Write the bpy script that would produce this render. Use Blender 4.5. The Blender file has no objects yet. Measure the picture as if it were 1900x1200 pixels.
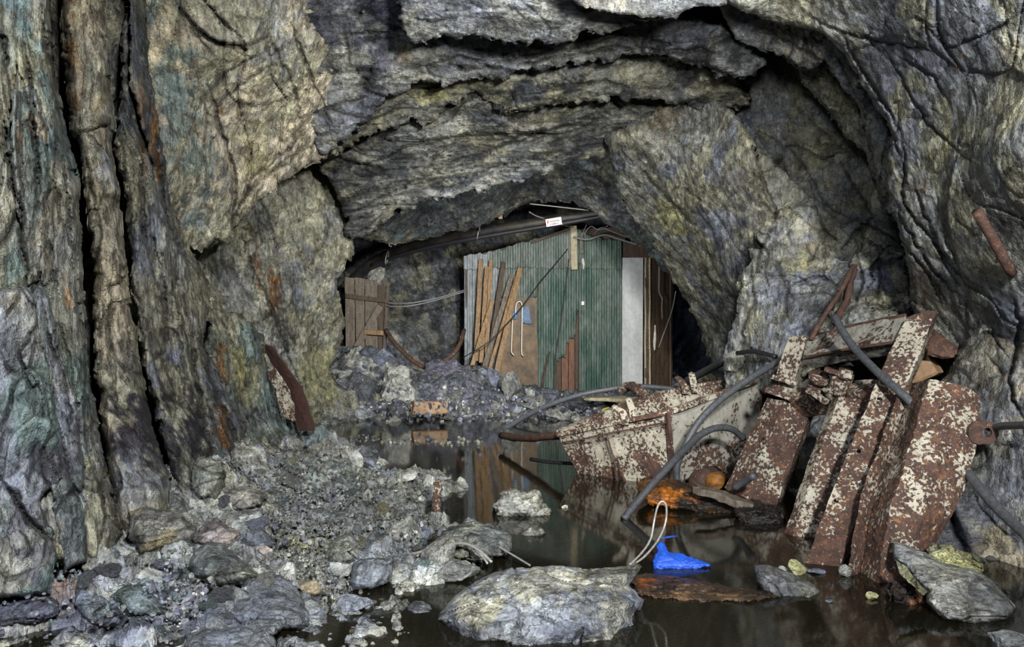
import bpy, math, random
import numpy as np
from mathutils import Vector, Matrix

# ---------------------------------------------------------------- camera, light, exposure
scn = bpy.context.scene
COL = scn.collection
F, CX, CY, CAMZ = 1500.0, 950.0, 600.0, 1.2
cd = bpy.data.cameras.new('camera'); cam = bpy.data.objects.new('camera', cd); COL.objects.link(cam)
cd.sensor_width = 36.0; cd.lens = 36.0 * F / 1900.0; cd.clip_start = 0.05; cd.clip_end = 200
cam.location = (0, 0, CAMZ); cam.rotation_euler = (math.pi / 2, 0, 0)
scn.camera = cam
scn.view_settings.view_transform = 'Standard'; scn.view_settings.look = 'None'
scn.view_settings.gamma = 1.0; scn.view_settings.use_curve_mapping = False
scn.view_settings.exposure = -0.2
scn.cycles.max_bounces = 6; scn.cycles.diffuse_bounces = 2; scn.cycles.glossy_bounces = 2; scn.cycles.caustics_reflective = False; scn.cycles.caustics_refractive = False
scn.cycles.use_denoising = True; scn.cycles.adaptive_threshold = 0.04
w = bpy.data.worlds.new('world'); scn.world = w; w.use_nodes = True
w.node_tree.nodes['Background'].inputs[0].default_value = (0.50, 0.60, 0.82, 1)
w.node_tree.nodes['Background'].inputs[1].default_value = 0.12

def area(name, loc, target, size, power, col=(1, 1, 1), spread=180):
    ld = bpy.data.lights.new(name, 'AREA'); ld.size = size; ld.energy = power; ld.color = col; ld.spread = math.radians(spread)
    o = bpy.data.objects.new(name, ld); COL.objects.link(o); o.location = loc
    d = Vector(target) - Vector(loc); o.rotation_euler = d.to_track_quat('-Z', 'Y').to_euler()
    return o
area('unseen_light', (0.9, -1.3, 2.8), (-0.1, 6.5, 1.4), 0.3, 700, (1.0, 0.97, 0.90))
area('unseen_light', (-1.2, -0.8, 2.6), (0.6, 6, 1.6), 0.4, 80, (0.82, 0.89, 1.0))  # added cool fill from the left, no lamp stands there
area('unseen_light', (0.9, 2.6, 2.55), (-0.4, 9.0, 2.1), 0.3, 100, (1.0, 0.97, 0.88), 80)  # added to brighten the middle of the drift, no lamp hangs here
area('unseen_light', (0.25, 7.4, 1.75), (-0.1, 13.0, 1.5), 0.4, 62, (1.0, 0.98, 0.94), 100)  # unseen light set here to brighten the hut, its back to the camera

# ---------------------------------------------------------------- numpy noise
def _h(ix, iy, iz, s):
    h = (ix.astype(np.uint32) * np.uint32(0x8da6b343)) ^ (iy.astype(np.uint32) * np.uint32(0xd8163841)) ^ (iz.astype(np.uint32) * np.uint32(0xcb1ab31f)) ^ np.uint32((s * 0x9e3779b1) & 0xffffffff)
    h ^= h >> np.uint32(15); h *= np.uint32(0x2c1b3c6d); h ^= h >> np.uint32(12); h *= np.uint32(0x297a2d39); h ^= h >> np.uint32(15)
    return h
def _r(h, k=0):
    return ((h >> np.uint32(k)) & np.uint32(0x3ff)).astype(np.float32) / 1023.0
def vnoise(P, s=0):
    i = np.floor(P).astype(np.int32); f = (P - i).astype(np.float32)
    u = f * f * f * (f * (f * 6 - 15) + 10); out = 0
    for dx in (0, 1):
        wx = u[:, 0] if dx else 1 - u[:, 0]
        for dy in (0, 1):
            wy = u[:, 1] if dy else 1 - u[:, 1]
            for dz in (0, 1):
                wz = u[:, 2] if dz else 1 - u[:, 2]
                h = _h(i[:, 0] + dx, i[:, 1] + dy, i[:, 2] + dz, s)
                g = (_r(h) * 2 - 1) * (f[:, 0] - dx) + (_r(h, 10) * 2 - 1) * (f[:, 1] - dy) + (_r(h, 20) * 2 - 1) * (f[:, 2] - dz)
                out = out + wx * wy * wz * g
    return out * 1.5
def fbm(P, o=4, s=0, g=0.5):
    a = 1.0; t = 0; P = P.astype(np.float32)
    for k in range(o):
        t = t + a * vnoise(P * (2.03 ** k) + 7.7 * k, s + k); a *= g
    return t
def worley(P, s=0):
    i = np.floor(P).astype(np.int32); n = len(P)
    f1 = np.full(n, 9, np.float32); f2 = np.full(n, 9, np.float32); hh = np.zeros(n, np.uint32); dd = np.zeros((n, 3), np.float32)
    for dx in (-1, 0, 1):
        for dy in (-1, 0, 1):
            for dz in (-1, 0, 1):
                cx, cy, cz = i[:, 0] + dx, i[:, 1] + dy, i[:, 2] + dz
                h = _h(cx, cy, cz, s)
                ex = P[:, 0] - cx - _r(h); ey = P[:, 1] - cy - _r(h, 10); ez = P[:, 2] - cz - _r(h, 20)
                d = ex * ex + ey * ey + ez * ez
                c = d < f1
                f2 = np.where(c, f1, np.minimum(f2, d)); f1 = np.where(c, d, f1); hh = np.where(c, h, hh)
                dd[c, 0] = ex[c]; dd[c, 1] = ey[c]; dd[c, 2] = ez[c]
    return np.sqrt(f1), np.sqrt(f2), _h(hh.astype(np.int32), hh.astype(np.int32), hh.astype(np.int32), s + 5), dd
def sstep(a, b, x):
    t = np.clip((x - a) / (b - a), 0, 1); return t * t * (3 - 2 * t)
def facet(P, size, s):
    """fractured facets: every cell a tilted plane with its own offset; returns height in units of size, crack distance, cell id"""
    Q = P / size
    Q = Q + 0.22 * np.stack([vnoise(Q * 1.7, s + 11), vnoise(Q * 1.7, s + 12), vnoise(Q * 1.7, s + 13)], 1)
    f1, f2, h, d = worley(Q, s)
    t = (_r(h) - .5) * d[:, 0] + (_r(h, 10) - .5) * d[:, 1] + (_r(h, 20) - .5) * d[:, 2]
    off = _r(h, 5) - .5
    return t * 0.9 + off * 0.35, f2 - f1, h
def basis(a):
    a = Vector(a).normalized(); b = a.cross(Vector((0, 1, 0))).normalized(); c = a.cross(b)
    return np.array([a, b, c], np.float32).T
def lamina(q, f, s, warp=.8):
    """sheets of schist lying edge on: height of each sheet, its sawtooth face, crack at the joint, sheet id"""
    w_ = fbm(q * np.array([.7, .9, .9], np.float32) * f * .25, 3, s) * warp * 3
    t = q[:, 1] * f + q[:, 2] * f * .35 + w_
    seg = np.floor(q[:, 0] * f * .22 + 2.0 * vnoise(q * f * .3, s + 3)).astype(np.int32)
    fl = np.floor(t).astype(np.int32); fr = (t - fl).astype(np.float32)
    h = _h(fl, seg, fl * 0, s); h2 = _h(fl + 1, seg, fl * 0, s)
    jump = np.abs(_r(h) - _r(h2))
    return (_r(h) - .5) + (fr - .5) * (_r(h, 10) - .35), np.exp(-(np.minimum(fr, 1 - fr) / .07) ** 2) * sstep(.15, .6, jump), h
def rockdisp(P, s=0, axis=(0, 0, 1), stretch=3.0, amp=1.0, big=0.55, lam=1.0, cr=1.0):
    """axis = long direction of the foliation. Returns height (toward viewer), cell tone, crack mask"""
    B = basis(axis); q = P @ B; q = q.copy(); q[:, 0] /= stretch
    q = q.astype(np.float32)
    h1, c1, i1 = facet(q, big, s)
    h2, c2, i2 = facet(q, big * .36, s + 20)
    h3, c3, i3 = facet(q, big * .13, s + 40)
    out = 0.30 * big * h1 + 0.36 * big * .36 * h2 + 0.42 * big * .13 * h3
    l1, k1, j1 = lamina(q, 1.5 / big, s + 91); l2, k2, j2 = lamina(q, 5.5 / big, s + 95)
    out = out + lam * (.26 * big * l1 + .085 * big * l2)
    out = out + 0.08 * fbm(P * 0.9, 3, s + 70)
    n = fbm(q * 9, 4, s + 80, .6); out = out + 0.010 * n
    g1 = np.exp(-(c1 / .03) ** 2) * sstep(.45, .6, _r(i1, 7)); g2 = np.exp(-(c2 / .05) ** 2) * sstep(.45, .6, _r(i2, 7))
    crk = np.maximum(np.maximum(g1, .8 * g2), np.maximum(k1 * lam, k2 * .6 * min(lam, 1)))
    out = out - (g1 * .06 + g2 * .02 + k1 * lam * .12 * big + k2 * lam * .04 * big) * cr
    tone = .34 * _r(i2) + .22 * _r(i1) + .24 * _r(j1) + .20 * _r(j2)
    return out * amp, tone, np.clip(crk * cr, 0, 1)

# ---------------------------------------------------------------- mesh + tags
def mesh_np(name, V, Fq, mat, cols=None, smooth=True):
    me = bpy.data.meshes.new(name)
    V = np.asarray(V, np.float32); Fq = np.asarray(Fq, np.int32); k = Fq.shape[1]
    me.vertices.add(len(V)); me.vertices.foreach_set('co', V.ravel())
    me.loops.add(Fq.size); me.loops.foreach_set('vertex_index', Fq.ravel())
    me.polygons.add(len(Fq)); me.polygons.foreach_set('loop_start', np.arange(0, Fq.size, k, dtype=np.int32))
    me.polygons.foreach_set('use_smooth', np.full(len(Fq), smooth))
    if cols is not None:
        a = me.attributes.new('Col', 'FLOAT_COLOR', 'POINT')
        c = np.ones((len(V), 4), np.float32); c[:, :3] = cols; a.data.foreach_set('color', c.ravel())
    me.update(calc_edges=True); me.validate()
    if mat: me.materials.append(mat)
    return me
def pymesh(name, V, Fs, mat, smooth=False):
    me = bpy.data.meshes.new(name); me.from_pydata([tuple(v) for v in V], [], Fs); me.update()
    if smooth: me.polygons.foreach_set('use_smooth', [True] * len(me.polygons))
    if mat: me.materials.append(mat)
    return me
def link(name, me, parent=None):
    o = bpy.data.objects.new(name, me); COL.objects.link(o)
    if parent is not None: o.parent = parent
    return o
def tag(o, label=None, cat=None, group=None, kind=None):
    if label: o['label'] = label
    if cat: o['category'] = cat
    if group: o['group'] = group
    if kind: o['kind'] = kind
    return o
def thing(name, label, cat, group=None, loc=(0, 0, 0)):
    o = bpy.data.objects.new(name, None); COL.objects.link(o); o.location = loc; o.empty_display_size = .1
    return tag(o, label, cat, group)
def W(px, py, Y):
    return Vector(((px - CX) / F * Y, Y, CAMZ - (py - CY) / F * Y))

def sdist(x, y, poly):
    """signed distance in px, positive inside"""
    x = x.astype(np.float32); y = y.astype(np.float32)
    best = np.full(x.shape, 1e9, np.float32); ins = np.zeros(x.shape, bool); n = len(poly)
    for i in range(n):
        x0, y0 = poly[i]; x1, y1 = poly[(i + 1) % n]
        dx, dy = x1 - x0, y1 - y0; L = dx * dx + dy * dy + 1e-9
        t = np.clip(((x - x0) * dx + (y - y0) * dy) / L, 0, 1)
        best = np.minimum(best, (x - x0 - t * dx) ** 2 + (y - y0 - t * dy) ** 2)
        if y0 != y1:
            c = ((y0 > y) != (y1 > y)) & (x < (x1 - x0) * (y - y0) / (y1 - y0) + x0); ins ^= c
    d = np.sqrt(best)
    return np.where(ins, d, -d)

def depth_fn(ctrl):
    C = np.array(ctrl, np.float64); iw = 1 / C[:, 2]
    A = np.stack([np.ones(len(C)), C[:, 0] / 1000, C[:, 1] / 1000], 1)
    if len(C) >= 3: k = np.linalg.lstsq(A, iw, rcond=None)[0]
    else: k = np.array([iw.mean(), 0, 0])
    res = iw - A @ k
    def f(x, y):
        b = k[0] + k[1] * x / 1000 + k[2] * y / 1000
        num = 0; den = 0
        for (cx, cy, _), r in zip(C, res):
            wgt = 1 / ((x - cx) ** 2 + (y - cy) ** 2 + 60 ** 2) ** 1.5
            num = num + wgt * r; den = den + wgt
        return 1 / np.maximum(b + num / den, 0.03)
    return f

def lin(c):
    c = np.array(c, np.float32) / 255.0
    return np.where(c <= .04045, c / 12.92, ((c + .055) / 1.055) ** 2.4)
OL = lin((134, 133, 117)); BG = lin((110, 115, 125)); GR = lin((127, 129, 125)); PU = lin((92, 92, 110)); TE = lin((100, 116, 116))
DK = lin((62, 66, 70)); RU = lin((128, 92, 52)); PK = lin((146, 139, 123)); WH = lin((178, 178, 170)); DB = lin((56, 58, 76)); YE = lin((150, 148, 100)); ST = lin((27, 25, 42))

def paint(P, c1, c2, s, ci, blobs, x, y, c3=None, crk=None):
    t = sstep(-.35, .35, fbm(P * 1.6, 4, s + 200))
    c = c1[None] * (1 - t[:, None]) + c2[None] * t[:, None]
    if c3 is not None:
        t3 = sstep(.12, .4, fbm(P * 2.7 + 9, 4, s + 230))[:, None]; c = c * (1 - t3) + c3[None] * t3
    c = c * (0.50 + 1.0 * ci[:, None])
    m = 1 + .35 * fbm(P * 6, 3, s + 210); c = c * m[:, None]
    nz = fbm(P * 5, 5, s + 220, .65); nz2 = fbm(P * 22, 3, s + 221)
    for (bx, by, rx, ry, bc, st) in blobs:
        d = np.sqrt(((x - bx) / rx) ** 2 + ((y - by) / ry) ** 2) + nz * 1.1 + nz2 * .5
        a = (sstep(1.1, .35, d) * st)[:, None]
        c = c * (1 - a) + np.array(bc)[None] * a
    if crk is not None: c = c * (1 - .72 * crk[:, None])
    return np.clip(c, 0.004, 1)

def grid_in(poly, step, jag, jf, s):
    xs = [p[0] for p in poly]; ys = [p[1] for p in poly]
    gx = np.arange(min(xs) - jag - step, max(xs) + jag + 2 * step, step); gy = np.arange(min(ys) - jag - step, max(ys) + jag + 2 * step, step)
    X, Y = np.meshgrid(gx, gy); sh = X.shape; x = X.ravel(); y = Y.ravel()
    sd = sdist(x, y, poly)
    q = np.stack([x, y, np.zeros_like(x) + s * 3.3], 1)
    if jag > 0:
        n = fbm(q / jf, 4, s + 300, .45)
        f, _, _ = facet(q, jf * .6, s + 310)
        sd = sd + jag * (.8 * n + 1.5 * f)
    S = sd.reshape(sh); gyv, gxv = np.gradient(S, step); g = np.sqrt(gxv ** 2 + gyv ** 2) + 1e-3
    neg = S < 0
    mv = np.clip(-S / g, 0, step * 1.2)
    X = np.where(neg, X + gxv / g * mv, X); Y = np.where(neg, Y + gyv / g * mv, Y)
    ok = S > -step * .95
    q4 = ok[:-1, :-1] & ok[1:, :-1] & ok[:-1, 1:] & ok[1:, 1:]
    idx = np.arange(S.size).reshape(sh)
    r, c = np.nonzero(q4)
    Fq = np.stack([idx[r, c], idx[r + 1, c], idx[r + 1, c + 1], idx[r, c + 1]], 1)
    used = np.unique(Fq); remap = np.full(S.size, -1, np.int64); remap[used] = np.arange(len(used))
    Fq = remap[Fq]
    e = np.concatenate([Fq[:, [0, 1]], Fq[:, [1, 2]], Fq[:, [2, 3]], Fq[:, [3, 0]]])
    key = e[:, 0] * 10000000 + e[:, 1]; rkey = e[:, 1] * 10000000 + e[:, 0]
    bnd = e[~np.isin(key, rkey)]
    return X.ravel()[used], Y.ravel()[used], np.maximum(S.ravel()[used], 0), Fq, bnd

CRACKS = [
 (3, [(0, 60), (8, 80), (13, 110), (11, 135)]), (2.6, [(45, 80), (52, 110), (58, 150), (62, 200), (64, 260), (70, 300), (72, 360), (66, 400)]), (1.6, [(28, 115), (40, 145), (52, 190), (58, 220), (66, 250), (70, 300)]),
 (2.2, [(75, 10), (82, 60), (90, 100), (103, 140), (106, 165)]), (3.2, [(0, 185), (6, 220), (12, 270), (22, 330), (35, 370), (42, 400), (40, 450), (52, 500), (48, 530)]), (1.4, [(40, 225), (42, 260), (38, 300), (38, 340)]),
 (1.8, [(98, 330), (108, 360), (112, 400), (100, 450)]), (1.8, [(115, 280), (120, 320), (128, 380), (132, 440), (135, 500)]), (1.5, [(85, 420), (96, 470), (104, 520), (106, 560)]),
 (1.6, [(155, 245), (180, 238), (206, 228)]), (1.6, [(160, 245), (178, 262), (198, 283)]), (2.2, [(163, 300), (166, 330), (170, 352), (178, 392)]), (2.2, [(183, 402), (186, 440), (180, 478), (170, 500), (176, 560)]), (1.6, [(200, 538), (218, 524), (236, 512)]), (1.4, [(222, 520), (226, 500), (234, 490)]),
 (1.5, [(190, 560), (198, 610), (206, 660), (204, 700)]), (1.3, [(212, 650), (214, 720), (218, 780)]), (1.5, [(236, 600), (240, 650), (232, 690)]),
 (1.5, [(225, 262), (232, 300), (230, 335)]), (2.6, [(262, 300), (266, 360), (268, 420), (276, 470)]), (2.2, [(300, 470), (306, 530), (308, 570), (312, 610), (305, 650), (280, 675)]), (1.8, [(312, 605), (330, 620), (338, 650), (346, 700), (340, 740)]), (1.3, [(318, 520), (320, 590)]), (1.4, [(345, 510), (348, 560), (352, 600)]),
 (1.4, [(280, 430), (290, 470), (304, 500)]), (1.4, [(250, 560), (265, 620), (262, 680)]), (1.3, [(320, 700), (326, 760), (322, 800)]), (1.3, [(280, 700), (283, 760), (290, 800)]),
 (3.2, [(355, 600), (362, 680), (372, 740), (376, 800), (392, 830)]), (3.2, [(378, 640), (392, 700), (412, 750), (432, 795), (446, 832)]), (2.2, [(290, 250), (292, 290), (300, 330), (306, 380), (318, 430), (345, 480), (372, 510)]),
 (1.8, [(35, 640), (42, 680), (60, 722), (66, 714)]), (1.8, [(70, 600), (52, 628), (40, 650)]), (1.4, [(40, 545), (28, 565), (10, 590)]), (3.2, [(0, 885), (30, 920), (50, 960), (75, 985), (100, 1000)]), (1.6, [(40, 985), (60, 1020), (40, 1045)]), (1.5, [(25, 700), (20, 760), (0, 800)]),
 (1.8, [(195, 780), (200, 840), (190, 900), (197, 990)]), (2.2, [(215, 860), (225, 900), (212, 940), (222, 990)]), (1.8, [(80, 560), (96, 640), (120, 700), (130, 760), (128, 830)]), (1.5, [(110, 600), (125, 650), (140, 720)]),
 (1.8, [(400, 162), (425, 130), (460, 110), (485, 100)]), (1.4, [(400, 196), (430, 170), (470, 140), (510, 118)]), (2.2, [(385, 150), (398, 190), (410, 240), (430, 300), (438, 335), (436, 360), (432, 405), (425, 440)]),
 (1.8, [(575, 235), (545, 268), (520, 290), (480, 318), (445, 345)]), (2.2, [(590, 262), (560, 280), (500, 322), (465, 350), (445, 378), (438, 410)]), (1.6, [(500, 60), (520, 110), (545, 160), (560, 230)]), (1.6, [(540, 40), (560, 90), (572, 130), (600, 190), (612, 240)]), (1.2, [(350, 50), (372, 70), (392, 100)]), (1.3, [(640, 60), (650, 120), (690, 160)]),
 (1.4, [(602, 395), (612, 420), (600, 452), (580, 478), (572, 500)]), (1.6, [(450, 430), (470, 500), (500, 560), (530, 640), (560, 720)]),
 (3.2, [(1670, 240), (1680, 300), (1676, 345), (1674, 372), (1690, 400), (1720, 430), (1740, 460), (1772, 500), (1820, 535)]), (2.2, [(1690, 320), (1708, 380), (1728, 425), (1750, 480), (1770, 520)]), (2.4, [(1660, 375), (1682, 425), (1730, 500), (1782, 548)]), (2.2, [(1668, 440), (1700, 480), (1740, 530), (1756, 562)]), (2.2, [(1725, 505), (1735, 540), (1750, 562)]),
 (2.4, [(1645, 225), (1662, 262), (1670, 300)]), (2.2, [(1560, 62), (1600, 130), (1640, 190), (1668, 240)]), (1.8, [(1500, 30), (1560, 58), (1620, 74), (1700, 88), (1735, 96)]), (1.5, [(1660, 100), (1730, 140), (1762, 192)]), (1.4, [(1752, 400), (1758, 450), (1780, 500)]), (1.6, [(1700, 30), (1760, 90), (1840, 60), (1900, 20)]), (1.5, [(1640, 90), (1680, 160), (1720, 230), (1800, 300)]), (1.5, [(1690, 590), (1700, 560), (1690, 500)]),
 (4.0, [(1884, 560), (1892, 600), (1888, 640), (1874, 700), (1880, 740), (1900, 778)]), (1.6, [(1795, 745), (1812, 715), (1822, 690)]), (1.2, [(1830, 655), (1850, 680), (1862, 704)]), (1.4, [(1840, 600), (1850, 640), (1872, 662)]), (1.4, [(1780, 690), (1776, 722)]), (1.6, [(1800, 900), (1830, 960), (1880, 1000)]), (1.8, [(1760, 900), (1770, 980), (1810, 1040)]),
 (1.8, [(1395, 500), (1400, 560), (1376, 620), (1388, 690)]), (2.2, [(1465, 532), (1498, 516), (1530, 515), (1556, 530)]), (2.0, [(1465, 532), (1456, 560), (1462, 592)]), (1.4, [(1520, 455), (1500, 490)]), (1.4, [(1400, 440), (1424, 470), (1420, 500)]), (1.8, [(1510, 370), (1530, 430), (1562, 452)]), (2.2, [(1560, 462), (1590, 430), (1626, 400)]),
 (2.2, [(1590, 470), (1602, 520), (1588, 560), (1560, 590)]), (2.2, [(1630, 460), (1634, 520), (1624, 570)]), (1.6, [(1600, 560), (1640, 570), (1680, 560)]), (1.5, [(1560, 300), (1600, 370), (1620, 400)]), (1.6, [(1250, 210), (1270, 190), (1310, 180)]), (1.5, [(1180, 300), (1230, 360), (1290, 420)]),
 (2.0, [(830, 118), (870, 130), (900, 122), (940, 132)]), (2.4, [(930, 100), (980, 105), (1040, 94), (1100, 80), (1160, 62)]), (2.2, [(960, 122), (1010, 108), (1080, 98), (1140, 86), (1180, 92)]), (2.6, [(1180, 85), (1240, 95), (1300, 90), (1340, 100)]), (2.2, [(1250, 108), (1300, 116), (1350, 140)]),
 (1.8, [(900, 205), (960, 218), (1020, 192), (1080, 176)]), (1.8, [(900, 262), (980, 250), (1060, 230), (1112, 236)]), (1.8, [(820, 300), (880, 290), (960, 262), (1020, 242)]), (1.8, [(850, 340), (930, 302), (1000, 290), (1080, 280)]), (2.2, [(660, 232), (700, 220), (742, 198)]), (1.8, [(580, 212), (640, 190), (684, 178)]), (1.8, [(730, 130), (790, 120), (850, 105), (900, 110)]), (2.0, [(640, 310), (700, 300), (760, 270), (800, 262)]), (1.6, [(680, 380), (740, 350), (800, 320)]), (1.8, [(960, 180), (1040, 160), (1120, 150), (1170, 160)]),
 (1.5, [(760, 30), (800, 40), (850, 30)]), (1.5, [(1420, 60), (1470, 80), (1500, 100), (1540, 118)]), (1.6, [(1500, 110), (1478, 124)]), (1.6, [(520, 880), (560, 905), (600, 900)])]
def carve(x, y, P, s):
    """traced joints: a deep thin groove with one side standing proud"""
    h = np.zeros(len(x), np.float32); k = np.zeros(len(x), np.float32)
    q = np.stack([x, y, x * 0], 1).astype(np.float32)
    wx = x + 5 * vnoise(q / 21, 3) + 2.5 * vnoise(q / 8, 5); wy = y + 5 * vnoise(q / 21, 4) + 2.5 * vnoise(q / 8, 6)
    for w_, pts in CRACKS:
        xs = [p[0] for p in pts]; ys = [p[1] for p in pts]
        if min(xs) > 1620: w_ = w_ * .72
        if max(xs) < 460: w_ = w_ * 1.35
        m = np.nonzero((x > min(xs) - 45) & (x < max(xs) + 45) & (y > min(ys) - 45) & (y < max(ys) + 45))[0]
        if not len(m): continue
        best = np.full(len(m), 1e9, np.float32); side = np.zeros(len(m), np.float32); along = np.zeros(len(m), np.float32); n = len(pts) - 1
        for i in range(n):
            (x0, y0), (x1, y1) = pts[i], pts[i + 1]; dx, dy = x1 - x0, y1 - y0; L2 = dx * dx + dy * dy
            t = np.clip(((wx[m] - x0) * dx + (wy[m] - y0) * dy) / L2, 0, 1)
            ex = wx[m] - x0 - t * dx; ey = wy[m] - y0 - t * dy; d = np.sqrt(ex * ex + ey * ey); c = d < best
            best = np.where(c, d, best); side = np.where(c, np.sign(ex * dy - ey * dx), side); along = np.where(c, (i + t) / n, along)
        tp = np.clip(np.minimum(along, 1 - along) * 5, .25, 1); g = np.exp(-(best / max(w_ * 1.35, 2.6) / np.maximum(tp, .6)) ** 2)
        big_ = w_ > 4.4
        h[m] += -.06 * (w_ / 2.2) * g * tp + side * (.020 * (w_ / 2.2) * np.exp(-best / 16) if not big_ else .13 * np.exp(-best / 26)) * tp
        k[m] = np.maximum(k[m], g)
    return h, k

def slab(parent, poly, ctrl, c1=GR, c2=BG, c3=None, blobs=(), seed=1, axis=(0, 0, 1), stretch=3, amp=1.0, big=.5, lam=1.0, jag=8, jf=45, edge=16, rim=.16, thick=.7, step=3.0, cr=1.0, name='rock_slab', mat=None, label=None):
    x, y, sd, Fq, bnd = grid_in(poly, step, jag, jf, seed)
    D = depth_fn(ctrl)(x, y)
    rx, rz = (x - CX) / F, -(y - CY) / F
    P = np.stack([rx * D, D, rz * D], 1).astype(np.float32)
    h, ci, cj = rockdisp(P + seed * 1.7, seed, axis, stretch, amp, big, lam, cr)
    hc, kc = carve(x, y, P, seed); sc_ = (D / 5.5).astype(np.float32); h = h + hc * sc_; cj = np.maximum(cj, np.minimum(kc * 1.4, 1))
    e = np.clip(sd / edge, 0, 1)
    D2 = D - h + rim * (1 - np.sqrt(np.clip(1 - (1 - e) ** 2, 0, 1)))
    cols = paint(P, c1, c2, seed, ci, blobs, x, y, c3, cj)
    V = np.stack([rx * D2, D2, CAMZ + rz * D2], 1)
    # skirt: the broken edge of the slab, running back into the rock
    bv = np.unique(bnd); n0 = len(V); m = {}
    rings = []
    Vb = V[bv]; cb = cols[bv]
    cent = np.array([x.mean(), y.mean()])
    prev = bv
    for k, t in enumerate((thick * .25, thick)):
        nz = 1 + .5 * fbm(Vb * 9 + k * 4, 2, seed + 400)
        dirv = np.stack([rx[bv], np.ones(len(bv)), rz[bv]], 1)
        V = np.concatenate([V, Vb + dirv * (t * nz)[:, None]]); cols = np.concatenate([cols, cb])
        ids = n0 + k * len(bv) + np.arange(len(bv)); lut = dict(zip(bv.tolist(), ids.tolist()))
        if k == 0: l0 = {b: b for b in bv.tolist()}
        q = np.array([[l0[a], lut[a], lut[b], l0[b]] for a, b in bnd.tolist()])
        rings.append(q[:, ::-1]); l0 = lut
    Fall = np.concatenate([Fq] + rings)
    me = mesh_np(name, V, Fall, mat or M['rock'], cols)
    o = link(name, me, parent)
    if label: o['label'] = label
    return o

def body(name, poly, Ym, T, c1=GR, c2=BG, c3=None, blobs=(), seed=1, axis=(1, 0, 0.3), stretch=1.5, amp=.8, big=.3, lam=.5, jag=3, jf=30, R=60, step=2.5, parent=None, mat=None, tilt=0.0, cr=1.0, pw=.5):
    """closed solid: an outline, its own distance and a rounded front and back"""
    x, y, sd, Fq, bnd = grid_in(poly, step, jag, jf, seed)
    rx, rz = (x - CX) / F, -(y - CY) / F
    yc = (min(p[1] for p in poly) + max(p[1] for p in poly)) / 2
    Y0 = Ym - tilt * (y - yc) / F * Ym
    pr = np.clip(1 - (1 - np.clip(sd / R, 0, 1)) ** 2, 0, 1) ** pw
    P = np.stack([rx * Y0, Y0, rz * Y0], 1).astype(np.float32)
    h, ci, cj = rockdisp(P + seed * 1.7, seed, axis, stretch, amp, big, lam, cr)
    fade = np.clip(sd / (step * 2.5), 0, 1)
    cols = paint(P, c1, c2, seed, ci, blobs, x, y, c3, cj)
    Df = Y0 - T * pr - h * fade; Db = Y0 + T * pr + .5 * h * fade
    V = np.concatenate([np.stack([rx * Df, Df, CAMZ + rz * Df], 1), np.stack([rx * Db, Db, CAMZ + rz * Db], 1)])
    n = len(x); Fall = np.concatenate([Fq, Fq[:, ::-1] + n, np.stack([bnd[:, 1], bnd[:, 0], bnd[:, 0] + n, bnd[:, 1] + n], 1)])
    me = mesh_np(name, V, Fall, mat or M['rock'], np.concatenate([cols, cols]))
    return link(name, me, parent)

# ---------------------------------------------------------------- materials
M = {}
def newmat(name):
    m = bpy.data.materials.new(name); m.use_nodes = True; nt = m.node_tree
    return m, nt, nt.nodes['Principled BSDF']
def nd(nt, t, **kw):
    n = nt.nodes.new(t)
    for k, v in kw.items():
        if k == 'ins':
            for a, b in v.items(): n.inputs[a].default_value = b
        else: setattr(n, k, v)
    return n
def ramp(nt, src, stops):
    r = nt.nodes.new('ShaderNodeValToRGB'); cr = r.color_ramp
    while len(cr.elements) < len(stops): cr.elements.new(.5)
    for e, (p, c) in zip(cr.elements, stops):
        e.position = p; e.color = (c, c, c, 1) if not hasattr(c, '__len__') else (*c, 1)
    nt.links.new(src, r.inputs[0]); return r
def mapping(nt, scale=(1, 1, 1), rot=(0, 0, 0), rand=False):
    tc = nt.nodes.new('ShaderNodeTexCoord'); mp = nt.nodes.new('ShaderNodeMapping')
    mp.inputs['Scale'].default_value = scale; mp.inputs['Rotation'].default_value = rot
    src = tc.outputs['Object']
    if rand:
        oi = nt.nodes.new('ShaderNodeObjectInfo'); ml = nd(nt, 'ShaderNodeMath', operation='MULTIPLY'); ml.inputs[1].default_value = 37
        nt.links.new(oi.outputs['Random'], ml.inputs[0])
        ad = nd(nt, 'ShaderNodeVectorMath', operation='ADD'); nt.links.new(src, ad.inputs[0]); nt.links.new(ml.outputs[0], ad.inputs[1]); src = ad.outputs[0]
    nt.links.new(src, mp.inputs['Vector']); return mp
def mix(nt, typ, a, b, fac):
    m = nd(nt, 'ShaderNodeMix', data_type='RGBA', blend_type=typ)
    for sock, v in ((m.inputs[0], fac), (m.inputs[6], a), (m.inputs[7], b)):
        if hasattr(v, 'node'): nt.links.new(v, sock)
        elif hasattr(v, '__len__'): sock.default_value = (*v, 1)
        else: sock.default_value = v
    return m.outputs[2]
def noise(nt, mp, scale, detail=6, rough=.6, dist=0.0):
    n = nd(nt, 'ShaderNodeTexNoise', ins={'Scale': scale, 'Detail': detail, 'Roughness': rough, 'Distortion': dist})
    nt.links.new(mp.outputs[0], n.inputs['Vector']); return n

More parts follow.
